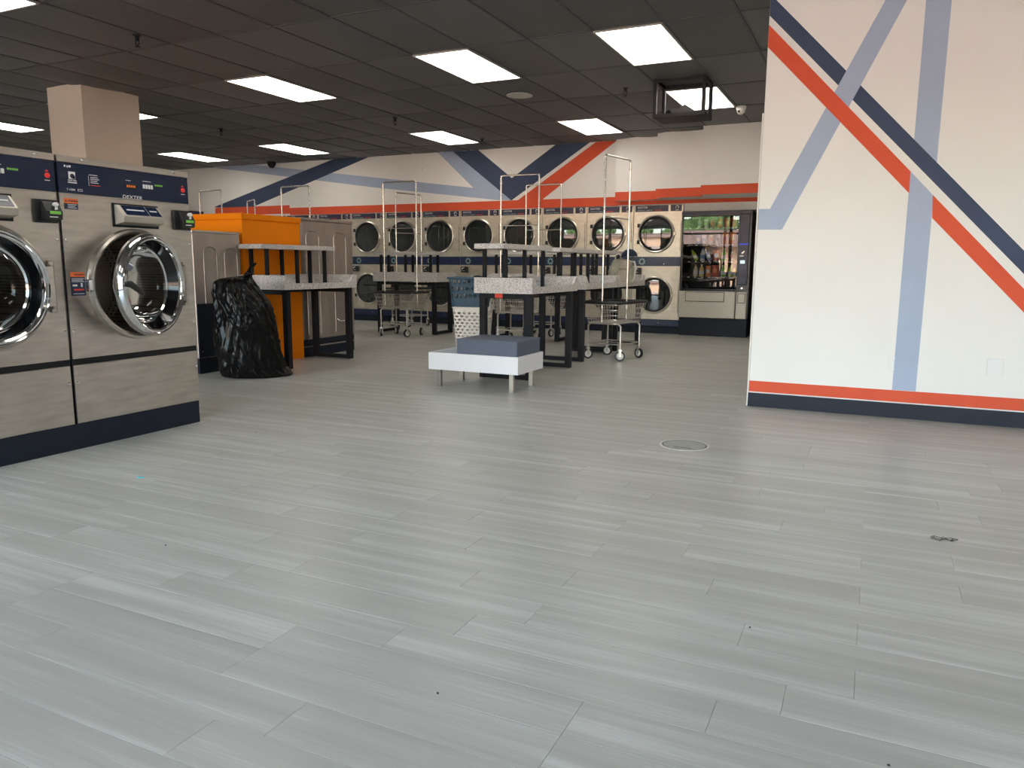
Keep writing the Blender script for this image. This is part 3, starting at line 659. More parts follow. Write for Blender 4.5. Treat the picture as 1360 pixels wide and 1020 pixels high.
# ------------------------------------------------------------------ folding tables
def make_table(label, L=1.17):
    r = thing('folding_table', label, 'table', group='folding tables with a raised shelf')
    Wd = 0.6; z0, z1 = 0.818, 0.962; t = 0.022
    mb = MB()
    mb.box(-Wd, 0, 0, t, z0, z1).box(-Wd, 0, L - t, L, z0, z1).box(-Wd, -Wd + t, t, L - t, z0, z1).box(-Wd + t, -t, t, L - t, z0, z0 + 0.022)
    lip = [(t, z0), (L - t, z0), (L - t, z1), (L - t - 0.03, z1 - 0.002), (L - t - 0.09, z0 + 0.075), (L - t - 0.16, z0 + 0.062), (t + 0.16, z0 + 0.062), (t + 0.09, z0 + 0.075), (t + 0.03, z1 - 0.002), (t, z1)]
    mb.prism(lip, -t, 0, 'yz'); mb.build('tabletop', 'terrazzo', r)
    sh = BOX(-Wd, -Wd + 0.31, 0, L, 1.228, 1.275).build('shelf', 'terrazzo', r, bevel=0.004)
    for y in (0.13, L / 2, L - 0.13):
        for x in (-Wd + 0.045, -Wd + 0.255): BOX(x - 0.016, x + 0.016, y - 0.016, y + 0.016, z0 + 0.022, 1.228).build('shelf_post', 'leg_black', r)
    for y in (0.05, L - 0.11):
        for x in (-Wd + 0.03, -0.09): BOX(x, x + 0.06, y, y + 0.06, 0.012, z0).build('leg', 'leg_black', r, bevel=0.003)
        BOX(-Wd + 0.09, -0.09, y + 0.005, y + 0.055, 0.012, 0.055).build('foot_bar', 'leg_black', r, bevel=0.003)
        BOX(-Wd + 0.09, -0.09, y + 0.005, y + 0.055, z0 - 0.05, z0).build('top_bar', 'leg_black', r)
        for x in (-Wd + 0.06, -0.06): MB().lathe([(0.016, 0), (0.016, 0.006), (0.008, 0.014)], (x, y + 0.03, 0), 'z', 12).build('levelling_foot', 'wire_steel', r)
    BOX(-Wd + 0.045, -Wd + 0.075, 0.11, L - 0.11, z0 - 0.05, z0 - 0.01).build('side_rail', 'leg_black', r)
    return r
T = make_table('terrazzo folding table nearest the white bench'); T.location = (-2.82, 6.35, 0)
dup(T, (-2.88, 7.91, 0), 0, 'terrazzo folding table directly behind the one at the bench, wire cart parked beside it')
dup(T, (-2.88, 9.13, 0), 0, 'terrazzo folding table carrying the canvas backpack')
dup(T, (-6.03, 10.6, 0), PI / 2, 'folding table crosswise before the left dryers, two wire carts at it')
dup(T, (-3.96, 10.52, 0), PI / 2, 'folding table crosswise before the middle dryers, seen behind the bench table')
dup(T, (-5.335, 5.925, 0), 0, 'folding table against the orange box')

# ------------------------------------------------------------------ bench
bn = thing('bench', 'white low bench on steel legs, open tray at its left', 'bench', (-3.551, 5.74, 0))
BL, BD = 0.878, 0.535
MB().box(0, BL, 0, BD, 0.160, 0.180).box(0, BL, 0, 0.018, 0.180, 0.311).box(0, BL, BD - 0.018, BD, 0.180, 0.311).box(0, 0.018, 0.018, BD - 0.018, 0.180, 0.311).box(BL - 0.018, BL, 0.018, BD - 0.018, 0.180, 0.311).build('tray', 'bench_white', bn)
cu = BOX(0.272, BL - 0.020, 0.022, BD - 0.022, 0.181, 0.442).build('cushion', 'cushion_grey', bn, bevel=0.014, seg=3)
cu['label'] = 'grey vinyl seat cushion'
MB().tube([(0.274, 0.024, 0.432), (BL - 0.022, 0.024, 0.432), (BL - 0.022, BD - 0.024, 0.432), (0.274, BD - 0.024, 0.432)], 0.004, 6, closed=True).build('piping', 'cushion_grey', cu)
for x in (0.055, BL - 0.105):
    for y in (0.045, BD - 0.08): BOX(x, x + 0.038, y, y + 0.038, 0, 0.16).build('leg', 'steel', bn, bevel=0.002)

# ------------------------------------------------------------------ stacked dryers
def ring_door(parent, cx, cz, R):
    d = MB().lathe([(R - 0.028, -0.004), (R - 0.026, -0.034), (R - 0.014, -0.040), (R - 0.003, -0.034), (R + 0.004, -0.006), (R + 0.004, 0.0), (R - 0.028, 0.0)], (cx, 0, cz), seg=56, closed=True).build('door', 'ring_steel', parent, smooth=40)
    MB().lathe([(R - 0.029, -0.004), (R - 0.027, -0.032), (R - 0.036, -0.032), (R - 0.058, -0.008), (R - 0.062, -0.003)], (cx, 0, cz), seg=48, closed=True).build('door_gasket', 'rubber_black', d, smooth=40)
    MB().lathe([(R - 0.056, -0.006), (R * 0.6, -0.009), (0.001, -0.010)], (cx, 0, cz), seg=48).build('door_glass', 'dryer_glass', d, smooth=60)
    for dz in (0.13, -0.13): BOX(cx - R + 0.0, cx - R + 0.045, -0.048, -0.002, cz + dz - 0.03, cz + dz + 0.03).build('hinge', 'rubber_black', d, bevel=0.004)
    MB().prism([(cx + R - 0.02, cz - 0.035), (cx + R + 0.018, cz - 0.025), (cx + R + 0.018, cz + 0.025), (cx + R - 0.02, cz + 0.035)], -0.036, -0.006, 'xz').build('door_handle', 'ring_steel', d, bevel=0.005)
    return d
def make_dryer():
    r = thing('stacked_dryer', 'x', 'dryer', group='row of stacked tumble dryers')
    W = 0.797
    BOX(0.003, W, 0.0, 0.85, 0.226, 2.040).build('body', 'dryer_steel', r, bevel=0.004)
    BOX(0.003, W, 0.012, 0.85, 0.0, 0.116).build('plinth', 'base_navy', r)
    k = BOX(0.003, W, -0.004, 0.85, 0.118, 0.224).build('kick_panel', 'band_navy', r, bevel=0.003)
    MB().lathe([(0.008, -0.004), (0.006, -0.010)], (0.46, 0, 0.172), seg=10).build('lock', 'chrome', k)
    BOX(0.003, W, -0.006, 0.0, 1.080, 1.228).build('middle_band', 'band_navy', r, bevel=0.003)
    MB().lathe([(0.006, -0.006), (0.004, -0.010)], (0.52, 0, 1.115), seg=10).build('lock', 'chrome', r)
    a = BOX(0.026, 0.560, -0.006, 0.0, 1.938, 2.034).build('label_panel', 'label_navy', r)
    text('DEXTER', 0.040, 'lettering', 'ink_white', a, (0.060, -0.0068, 2.002), xs=1.15)
    for x, wd in ((0.060, 0.05), (0.118, 0.035), (0.165, 0.02), (0.205, 0.06), (0.272, 0.03)): BOX(x, x + wd, -0.0068, -0.0055, 1.953, 1.962).build('print_line', 'ink_teal', a)
    for x, wd in ((0.335, 0.06), (0.402, 0.05)): BOX(x, x + wd, -0.0068, -0.0055, 1.953, 1.963).build('print_line', 'ink_red', a)
    b2 = BOX(0.596, 0.772, -0.006, 0.0, 1.938, 2.034).build('label_panel', 'label_navy', r)
    MB().tube([(0.700 + 0.022 * math.cos(q), -0.007, 1.998 + 0.022 * math.sin(q)) for q in [PI * 1.25 - i * PI * 1.5 / 10 for i in range(11)]], 0.005, 5).build('logo', 'ink_white', b2)
    BOX(0.675, 0.725, -0.0068, -0.0055, 1.951, 1.962).build('print_line', 'ink_white', b2)
    BOX(0.0, 0.0025, 0.002, 0.5, 0.0, 2.035).build('side_seam', 'dark_gap', r)
    for cz in (1.590, 0.620):
        ring_door(r, 0.375, cz, 0.300)
        ln = MB()
        for (p, q) in (((0.13, cz + 0.26), (0.07, cz + 0.04)), ((0.07, cz - 0.04), (0.14, cz - 0.27)), ((0.63, cz + 0.31), (0.71, cz + 0.20))): ln.tube([(p[0], -0.002, p[1]), (q[0], -0.002, q[1])], 0.004, 5)
        ln.build('pressed_crease', 'ring_steel', r)
        BOX(0.690, 0.765, -0.006, 0.0, cz - 0.27, cz + 0.18).build('latch_plate', 'dryer_steel', r, bevel=0.004)
        BOX(0.767, 0.772, -0.002, 0.0, cz - 0.27, cz + 0.20).build('seam', 'dark_gap', r)
    mb = MB()
    c = (0.160, 1.152)
    mb.lathe([(0.030, -0.0085), (0.040, -0.0085), (0.040, -0.006), (0.030, -0.006)], (c[0], 0, c[1]), seg=20, closed=True)
    for k in range(9):
        t = 2 * PI * k / 9 + 0.2; u = Vector((math.cos(t), math.sin(t))); n = Vector((-u.y, u.x))
        mb.prism([tuple(Vector(c) + u * 0.040 + n * 0.010), tuple(Vector(c) + u * 0.040 - n * 0.010), tuple(Vector(c) + u * 0.060 - n * 0.004), tuple(Vector(c) + u * 0.060 + n * 0.004)], -0.0085, -0.006, 'xz')
    mb.build('sun_emblem', 'ink_teal', r)
    cr = BOX(0.036, 0.160, -0.05, 0.0, 0.945, 1.052).build('card_reader', 'black_plastic', r, bevel=0.006)
    MB().prism([(0.055, 1.028), (0.105, 1.040), (0.108, 1.030), (0.078, 1.020), (0.066, 1.000), (0.056, 1.000)], -0.053, -0.049, 'xz').build('card_mark', 'ink_white', cr)
    BOX(0.060, 0.110, -0.0525, -0.049, 0.975, 0.981).build('slot', 'ink_white', cr)
    return r
X0 = -9.209
DL = {7: 'stacked dryer right beside the vending machine', 6: 'second stacked dryer from the vending machine', 5: 'third stacked dryer from the vending machine', 4: 'fourth stacked dryer from the vending machine',
      3: 'fifth stacked dryer from the vending machine, behind the blue basket', 2: 'sixth stacked dryer from the vending machine', 1: 'seventh stacked dryer from the vending machine', 0: 'eighth stacked dryer from the vending machine, just right of the tall steel cabinet',
      -1: 'stacked dryer whose top label shows over the tall steel cabinet', -2: 'stacked dryer mostly hidden behind the tall steel cabinet', -3: 'stacked dryer hidden behind the right end of the orange box', -4: 'stacked dryer hidden behind the orange box under the navy diagonal'}
D0 = make_dryer(); D0.location = (X0 + 7 * 0.8, YB, 0); D0['label'] = DL[7]
for n in range(6, -5, -1): dup(D0, (X0 + n * 0.8, YB, 0), 0, DL[n])
dk = thing('dark_cabinet', 'tall dark cabinet whose top shows left of the orange band, over the orange box', 'cabinet', (-14.0, 11.7, 0))
BOX(0, 0.92, 0, 0.42, 0.08, 2.10).build('body', 'vend_black', dk, bevel=0.01); BOX(0.02, 0.90, 0.02, 0.40, 0, 0.08).build('plinth', 'base_navy', dk); BOX(-0.005, 0.925, -0.012, 0.425, 2.10, 2.17).build('top_cap', 'label_navy', dk, bevel=0.004)
BOX(0.06, 0.86, -0.012, 0.0, 0.5, 1.95).build('door_panel', 'vend_black', dk, bevel=0.004)

# ------------------------------------------------------------------ vending machine
vm = thing('vending_machine', 'black and silver snack vending machine with glass front by the partition', 'vending machine', (-2.800, 12.0, 0))
VW = 1.058
MB().box(0, 0.035, 0.0, 0.8, 0.285, 1.905).box(0.865, VW, 0.0, 0.8, 0.285, 1.905).box(0.035, 0.865, 0.0, 0.8, 1.845, 1.905).box(0.035, 0.865, 0.03, 0.8, 0.285, 0.74).box(0.035, 0.865, 0.62, 0.8, 0.74, 1.845).build('cabinet', 'vend_black', vm, bevel=0.004)
MB().box(0.01, VW - 0.01, 0.03, 0.8, 0.0, 0.275).build('base', 'base_navy', vm, bevel=0.004)
BOX(0.0, VW, -0.012, 0.03, 1.87, 1.915).build('top_trim', 'label_navy', vm, bevel=0.004)
lp = BOX(0.0, 0.872, -0.03, 0.03, 0.285, 0.700).build('lower_door', 'vend_silver', vm, bevel=0.012)
def frame(x0, x1, z0, z1, y, r_, name, m, parent): MB().tube([(x0, y, z0), (x1, y, z0), (x1, y, z1), (x0, y, z1)], r_, 6, closed=True).build(name, m, parent)
BOX(0.115, 0.700, -0.035, -0.028, 0.545, 0.682).build('delivery_flap', 'vend_silver', lp, bevel=0.004); frame(0.112, 0.703, 0.542, 0.685, -0.032, 0.005, 'flap_gap', 'dark_gap', lp)
rp = BOX(0.880, 1.040, -0.03, 0.03, 0.285, 0.700).build('coin_door', 'vend_silver', vm, bevel=0.012)
BOX(0.912, 1.010, -0.035, -0.028, 0.535, 0.670).build('coin_return', 'vend_silver', rp, bevel=0.01); frame(0.909, 1.013, 0.532, 0.673, -0.032, 0.005, 'return_gap', 'dark_gap', rp)
BOX(0.035, 0.865, -0.004, 0.004, 0.74, 1.845).build('glass_front', 'vending_glass', vm)
BOX(0.04, 0.86, 0.60, 0.619, 0.745, 1.84).build('rear_lining', 'vend_inside', vm)
cp = MB().box(0.885, 1.03, -0.02, 0.0, 0.80, 1.86).build('control_column', 'label_navy', vm, bevel=0.008)
BOX(0.890, 1.025, -0.024, -0.018, 1.408, 1.424).build('blue_light', 'led_blue', cp); BOX(0.915, 0.985, -0.024, -0.018, 1.125, 1.175).build('screen', 'lcd_pale', cp)
for i in range(3):
    for j in range(4): BOX(0.905 + i * 0.035, 0.925 + i * 0.035, -0.024, -0.018, 1.085 - j * 0.028, 1.101 - j * 0.028).build('key', 'band_navy', cp)
MB().prism([(0.925, 1.285), (0.965, 1.315), (0.975, 1.305), (0.940, 1.270)], -0.026, -0.018, 'xz').build('card_slot', 'wire_steel', cp); BOX(0.905, 0.960, -0.024, -0.018, 1.235, 1.243).build('bill_slot', 'wire_steel', cp)
MB().lathe([(0.012, -0.03), (0.012, -0.018)], (0.96, 0, 0.755), seg=12).build('lock', 'chrome', vm)
SZ = (0.93, 1.17, 1.425, 1.68)
for z in SZ:
    s = BOX(0.045, 0.855, 0.10, 0.60, z - 0.03, z - 0.010).build('shelf', 'vend_inside', vm)
    BOX(0.06, 0.85, 0.094, 0.10, z - 0.028, z - 0.006).build('price_rail', 'gloss_black', s)
    for i in range(7): BOX(0.10 + i * 0.108, 0.135 + i * 0.108, 0.091, 0.095, z - 0.024, z - 0.011).build('price_tag', 'ink_white', s)
def bottle(lab, x, z, m, cap, h=0.19, r_=0.036, tilt=0):
    t = thing('drink_bottle', lab, 'bottle', (-2.800 + x, 12.19, z - 0.0095), 0, 'goods in the vending machine'); t.rotation_euler = (0, tilt, 0)
    if tilt: t.location.z += abs(math.sin(tilt)) * r_ 
    MB().lathe([(r_ * 0.9, 0), (r_, 0.01), (r_, h * 0.55), (r_ * 0.75, h * 0.72), (r_ * 0.38, h * 0.85), (r_ * 0.38, h * 0.9)], axis='z', seg=16).build('body', m, t, smooth=50)
    MB().lathe([(r_ * 0.45, h * 0.88), (r_ * 0.45, h), (r_ * 0.3, h)], axis='z', seg=12).build('cap', cap, t)
    MB().lathe([(r_ * 1.02, h * 0.2), (r_ * 1.02, h * 0.48)], axis='z', seg=16).build('wrapper', 'snack_white' if m != 'snack_white' else 'snack_blue', t)
def packet(lab, x, z, m, m2, wd=0.085, h=0.17):
    t = thing('snack_packet', lab, 'packet', (-2.800 + x, 12.19, z - 0.0095), 0, 'goods in the vending machine')
    v = []; f = []; nx, nz = 6, 8
    for sgn in (-1, 1):
        for i in range(nx + 1):
            for j in range(nz + 1):
                u, q = i / nx, j / nz; v.append(((u - 0.5) * wd, sgn * (0.002 + 0.022 * math.sin(PI * u) ** 0.6 * math.sin(PI * q) ** 0.6), q * h))
    k = (nx + 1) * (nz + 1)
    for s_ in (0, k):
        for i in range(nx):
            for j in range(nz): a = s_ + i * (nz + 1) + j; f.append((a, a + 1, a + nz + 2, a + nz + 1))
    bd = [i * (nz + 1) for i in range(nx + 1)] + [nx * (nz + 1) + j for j in range(1, nz + 1)] + [i * (nz + 1) + nz for i in range(nx - 1, -1, -1)] + [j for j in range(nz - 1, 0, -1)]
    for i in range(len(bd)): a, b2 = bd[i], bd[(i + 1) % len(bd)]; f.append((a, b2, b2 + k, a + k))
    MB().add(v, f).build('pouch', m, t, smooth=50)
    MB().prism([(wd * 0.30 * math.cos(q * PI / 6), h * 0.52 + h * 0.2 * math.sin(q * PI / 6)) for q in range(12)], -0.0262, -0.020, 'xz').build('print_patch', m2, t)
bottle('yellow capped cream bottle, first in the bottom vending row', 0.206, SZ[0], 'snack_cream', 'snack_orange'); bottle('yellow bottle, second in the bottom vending row', 0.300, SZ[0], 'snack_yellow', 'snack_cream')
packet('orange and white packet, third in the bottom vending row', 0.404, SZ[0], 'snack_orange', 'snack_white', 0.075); packet('wide red-orange packet in the bottom vending row', 0.512, SZ[0], 'snack_red', 'snack_orange', 0.11, 0.18)
bottle('green bottle beside the red-orange packet, bottom vending row', 0.637, SZ[0], 'snack_green', 'snack_lime', 0.18, 0.040); bottle('lime green bottle near the right of the bottom vending row', 0.745, SZ[0], 'snack_lime', 'snack_green', 0.18, 0.032); bottle('thin yellow bottle last in the bottom vending row', 0.805, SZ[0], 'snack_yellow', 'snack_dark', 0.15, 0.022)
bottle('leaning lime green bottle in the second vending row from below', 0.215, SZ[1], 'snack_lime', 'snack_green', 0.18, 0.030, -0.45); bottle('upright pale blue bottle in the second vending row from below', 0.305, SZ[1], 'snack_white', 'snack_blue', 0.20, 0.034); bottle('leaning blue bottle in the second vending row from below', 0.420, SZ[1], 'snack_blue', 'snack_white', 0.19, 0.032, -0.40)
packet('orange packet with a pale print in the second vending row from below', 0.520, SZ[1], 'snack_red', 'snack_white', 0.10, 0.17); bottle('green bottle in the second vending row from below', 0.637, SZ[1], 'snack_green', 'snack_lime', 0.20, 0.040); packet('dark packet at the right of the second vending row from below', 0.760, SZ[1], 'snack_dark', 'snack_red', 0.09, 0.15)
packet('blue and white packet, first in the upper middle vending row', 0.235, SZ[2], 'snack_blue', 'snack_white', 0.065, 0.15); packet('white packet with blue print in the upper middle vending row', 0.320, SZ[2], 'snack_white', 'snack_blue', 0.075, 0.15); packet('cream packet in the upper middle vending row', 0.430, SZ[2], 'snack_cream', 'snack_orange', 0.08, 0.15)
packet('grey-white packet in the upper middle vending row', 0.535, SZ[2], 'snack_white', 'snack_dark', 0.07, 0.16); packet('orange packet left of the brightest one, upper middle vending row', 0.640, SZ[2], 'snack_orange', 'snack_red', 0.09, 0.18); packet('bright orange packet at the right of the upper middle vending row', 0.755, SZ[2], 'snack_orange', 'snack_yellow', 0.10, 0.19)
bottle('white bottle, first in the top vending row', 0.240, SZ[3], 'snack_white', 'snack_white', 0.15, 0.03); packet('white packet, second in the top vending row', 0.340, SZ[3], 'snack_white', 'snack_green', 0.07, 0.13); packet('cream and orange packet in the top vending row', 0.440, SZ[3], 'snack_cream', 'snack_orange', 0.08, 0.13)
packet('small orange packet in the top vending row', 0.550, SZ[3], 'snack_orange', 'snack_cream', 0.07, 0.14); packet('red-orange packet in the top vending row', 0.660, SZ[3], 'snack_red', 'snack_orange', 0.09, 0.15); packet('tall orange packet last in the top vending row', 0.765, SZ[3], 'snack_orange', 'snack_red', 0.08, 0.16)

# ------------------------------------------------------------------ wire laundry carts
def rounded(w, d, r_, z, n=4):
    out = []
    for cx, cy, a0 in ((w / 2 - r_, d / 2 - r_, 0), (-w / 2 + r_, d / 2 - r_, PI / 2), (-w / 2 + r_, -d / 2 + r_, PI), (w / 2 - r_, -d / 2 + r_, 1.5 * PI)):
        for k in range(n + 1): a = a0 + PI / 2 * k / n; out.append((cx + r_ * math.cos(a), cy + r_ * math.sin(a), z))
    return out
def make_cart():
    r = thing('laundry_cart', 'x', 'cart', group='chrome wire laundry carts with a hanging rail')
    L, Wd, zt, zb = 0.74, 0.50, 0.665, 0.43
    MB().tube(rounded(L, Wd, 0.07, zt), 0.017, 8, closed=True).build('bumper', 'rubber_black', r, smooth=60)
    mb = MB()
    def at(u, z):                      # taper towards the bottom
        k = 0.80 + 0.20 * (z - zb) / (zt - zb); return k
    for z in (zt - 0.02, zt - 0.08, zt - 0.14, zt - 0.19, zb):
        k = at(0, z); mb.tube(rounded(L * k, Wd * k, 0.06, z), 0.0035 if z > zb else 0.006, 5, closed=True)
    top = rounded(L * at(0, zt - 0.02), Wd * at(0, zt - 0.02), 0.06, zt - 0.02); 
    nx, ny = 15, 10
    for i in range(nx + 1):
        x = (i / nx - 0.5) * (L - 0.12); x2 = x * 0.8
        mb.tube([(x, -Wd / 2, zt - 0.01), (x2, -Wd * 0.4, zb), (x2, Wd * 0.4, zb), (x, Wd / 2, zt - 0.01)], 0.0025, 4)
    for i in range(ny + 1):
        y = (i / ny - 0.5) * (Wd - 0.12); y2 = y * 0.8
        mb.tube([(-L / 2, y, zt - 0.01), (-L * 0.4, y2, zb), (L * 0.4, y2, zb), (L / 2, y, zt - 0.01)], 0.0025, 4)
    mb.build('wire_basket', 'wire_steel', r)
    hw = 0.285
    pts = [(-hw, 0, zb)]; 
    for z in (0.9, 1.5): pts.append((-hw, 0, z))
    for k in range(5): a = PI - k * PI / 8; pts.append((-hw + 0.03 + 0.03 * math.cos(a), 0, 2.295 - 0.03 + 0.03 * math.sin(a)))
    pts += [(-x, y, z) for x, y, z in reversed(pts)]
    rl = MB().tube(pts, 0.0115, 10).build('hanging_rail', 'rail_chrome', r, smooth=60)
    MB().tube([(-hw, 0, 1.62), (hw, 0, 1.62)], 0.008, 8).build('cross_bar', 'rail_chrome', rl, smooth=60)
    cl = MB()
    for x in (-hw, hw):
        for z in (1.62, 2.2): cl.cyl((x, 0, z - 0.018), (x, 0, z + 0.018), 0.016, 10)
    cl.build('collar', 'rail_chrome', rl, smooth=60)
    fr = MB()
    for s_ in (-1, 1):
        fr.tube([(s_ * 0.225, -0.215, 0.135), (s_ * 0.225, -0.215, 0.395), (s_ * 0.225, -0.185, 0.42), (s_ * 0.225, 0.185, 0.42), (s_ * 0.225, 0.215, 0.395), (s_ * 0.225, 0.215, 0.135)], 0.011, 8)
        fr.tube([(-0.225, s_ * 0.215, 0.19), (0.225, s_ * 0.215, 0.19)], 0.008, 6); fr.tube([(s_ * 0.225, -0.215, 0.19), (s_ * 0.225, 0.215, 0.19)], 0.008, 6)
    fr.tube([(0, -0.215, 0.19), (0, 0.215, 0.19)], 0.006, 6); fr.build('base_frame', 'wire_steel', r, smooth=60)
    for i, (x, y) in enumerate(((-0.225, -0.215), (0.225, -0.215), (-0.225, 0.215), (0.225, 0.215))):
        a = (0.5, -0.3, 0.9, 0.2)[i]; c, s_ = math.cos(a), math.sin(a)
        ca = MB().box(-0.020, 0.020, -0.020, 0.020, 0.118, 0.138).box(-0.022, -0.018, -0.014, 0.014, 0.05, 0.122).box(0.018, 0.022, -0.014, 0.014, 0.05, 0.122).build('caster', 'wire_steel', r)
        ca.location = (x, y, 0); ca.rotation_euler = (0, 0, a)
        MB().lathe([(0.040, -0.014), (0.058, -0.013), (0.060, 0.0), (0.058, 0.013), (0.040, 0.014)], (0, 0.0, 0.060), 'x', 24, closed=True).build('tyre', 'rubber_black', ca, smooth=50)
        MB().lathe([(0.041, -0.011), (0.020, -0.015), (0.001, -0.017), (0.001, 0.017), (0.020, 0.015), (0.041, 0.011)], (0, 0.0, 0.060), 'x', 20).build('hub', 'cover_white', ca, smooth=50)
    return r
K = make_cart()
carts = [((-2.745, 8.56, 0), math.radians(78), 'wire laundry cart beside the second bench-side table, its rail the tallest in view'),
         ((-6.53, 9.78, 0), math.radians(2), 'front wire laundry cart at the crosswise table by the left dryers'),
         ((-7.46, 11.45, 0), math.radians(73), 'wire laundry cart parked behind the crosswise table, next to the left dryers'),
         ((-4.49, 9.66, 0), math.radians(1), 'wire laundry cart standing behind the bench table, left of two rails'),
         ((-4.68, 10.93, 0), math.radians(3), 'rear wire laundry cart near the middle dryers, right of two rails'),
         ((-10.31, 9.72, 0), math.radians(-6), 'laundry cart whose rail rises left of the orange wall band'),
         ((-11.13, 11.5, 0), math.radians(-32), 'laundry cart whose narrow rail shows over the orange box corner'),
         ((-8.46, 9.71, 0), 0, 'laundry cart whose rail rises over the right end of the orange box')]
for i, (l, a, s) in enumerate(carts):
    if i == 0: K.location = l; K.rotation_euler = (0, 0, a); K['label'] = s
    else: dup(K, l, a, s)

# ------------------------------------------------------------------ hamper and basket
def holed_wall(fn, nu, nv, hole=0.62, thick=0.004, keep=lambda i, j: True):
    """tube wall (closed in u) of cells with oval holes; fn(u,v)->(point, normal)"""
    mb = MB()
    for j in range(nv):
        for i in range(nu):
            sh = 0.5 / nu if j % 2 else 0
            u0, u1, v0, v1 = i / nu + sh, (i + 1) / nu + sh, j / nv, (j + 1) / nv; cu_, cv = (u0 + u1) / 2, (v0 + v1) / 2
            outer = [(u0, v0), (cu_, v0), (u1, v0), (u1, cv), (u1, v1), (cu_, v1), (u0, v1), (u0, cv)]
            P = [Vector(fn(*q)) for q in outer]
            if keep(i, j):
                inn = []
                for q in range(8):
                    a = -3 * PI / 4 + q * PI / 4; inn.append(Vector(fn(cu_ + (u1 - u0) / 2 * hole * math.cos(a), cv + (v1 - v0) / 2 * hole * math.sin(a))))
                mb.add(P + inn, [(q, (q + 1) % 8, (q + 1) % 8 + 8, q + 8) for q in range(8)])
            else: mb.add(P, [tuple(range(8))])
    return mb
def rrect(u, w_, d_, r_=0.06):
    u = u % 1.0; seg = [('l', d_ - 2 * r_), ('a', PI * r_ / 2), ('l', w_ - 2 * r_), ('a', PI * r_ / 2)] * 2
    tot = sum(s_[1] for s_ in seg); q = u * tot; p = Vector((w_ / 2, -d_ / 2 + r_)); a = PI / 2
    for k, ln in seg:
        st = min(q, ln)
        if k == 'l': p = p + Vector((math.cos(a), math.sin(a))) * st
        else:
            th = st / r_; c = p + Vector((-math.sin(a), math.cos(a))) * r_; p = c + Vector((math.sin(a + th), -math.cos(a + th))) * r_; a += th
        q -= st
        if q <= 1e-9: break
    return p
hm = thing('laundry_hamper', 'white perforated plastic laundry hamper under the blue basket', 'hamper', (-3.945, 7.30, 0), math.radians(14))
def hw(u, v):
    k = 0.80 + 0.20 * v; p = rrect(u, 0.40 * k, 0.30 * k); return (p.x, p.y, 0.02 + v * 0.60)
o = holed_wall(hw, 22, 17, 0.70, keep=lambda i, j: 0 < j < 16).build('basket_wall', 'hamper_white', hm)
sd = o.modifiers.new('solid', 'SOLIDIFY'); sd.thickness = 0.004
MB().prism([tuple(rrect(k / 32, 0.32, 0.24)) for k in range(32)], 0.0, 0.022, 'xy').build('bottom', 'hamper_white', hm)
MB().tube([(rrect(k / 40, 0.405, 0.305).x, rrect(k / 40, 0.405, 0.305).y, 0.625) for k in range(40)], 0.008, 6, closed=True).build('rim', 'hamper_white', hm)
mb = MB(); n = 24
for k in range(n + 1):
    a = PI * k / n
    mb.v += [(0.208, 0.11 * math.cos(a), 0.60 + 0.135 * math.sin(a)), (0.208, 0.045 * math.cos(a), 0.665 + 0.022 * math.sin(a)), (0.214, 0.11 * math.cos(a), 0.60 + 0.135 * math.sin(a)), (0.214, 0.045 * math.cos(a), 0.665 + 0.022 * math.sin(a))]
for k in range(n):
    a = 4 * k; mb.f += [(a, a + 4, a + 5, a + 1), (a + 2, a + 3, a + 7, a + 6), (a, a + 2, a + 6, a + 4), (a + 1, a + 5, a + 7, a + 3)]
mb.add([(0.208, -0.11, 0.60), (0.208, 0.11, 0.60), (0.208, 0.045, 0.665), (0.208, -0.045, 0.665), (0.214, -0.11, 0.60), (0.214, 0.11, 0.60), (0.214, 0.045, 0.665), (0.214, -0.045, 0.665)], [(0, 1, 2, 3), (4, 7, 6, 5), (0, 4, 5, 1)])
mb.build('handle', 'hamper_white', hm)
bb = thing('laundry_basket', 'blue plastic laundry basket stacked on the white hamper', 'basket', (-3.965, 7.30, 0.634), math.radians(14))
def bw(u, v):
    k = 0.86 + 0.14 * v; p = rrect(u, 0.44 * k, 0.33 * k, 0.05); return (p.x, p.y, 0.004 + v * 0.30)
o = holed_wall(bw, 26, 4, 0.72, keep=lambda i, j: 0 < j < 4).build('basket_wall', 'basket_blue', bb); sd = o.modifiers.new('solid', 'SOLIDIFY'); sd.thickness = 0.004
MB().prism([tuple(rrect(k / 32, 0.375, 0.28, 0.05)) for k in range(32)], 0.0, 0.012, 'xy').build('bottom', 'basket_blue', bb)
MB().tube([(rrect(k / 40, 0.455, 0.345, 0.05).x, rrect(k / 40, 0.455, 0.345, 0.05).y, 0.304) for k in range(40)], 0.013, 8, closed=True).build('rim', 'basket_blue', bb, smooth=60)
tag(BOX(-3.22, -3.14, 6.385, 6.40, 0.775, 0.817).build('red_tag', 'slot_red', bevel=0.003), 'small red tag hanging under the edge of the bench table', 'tag')

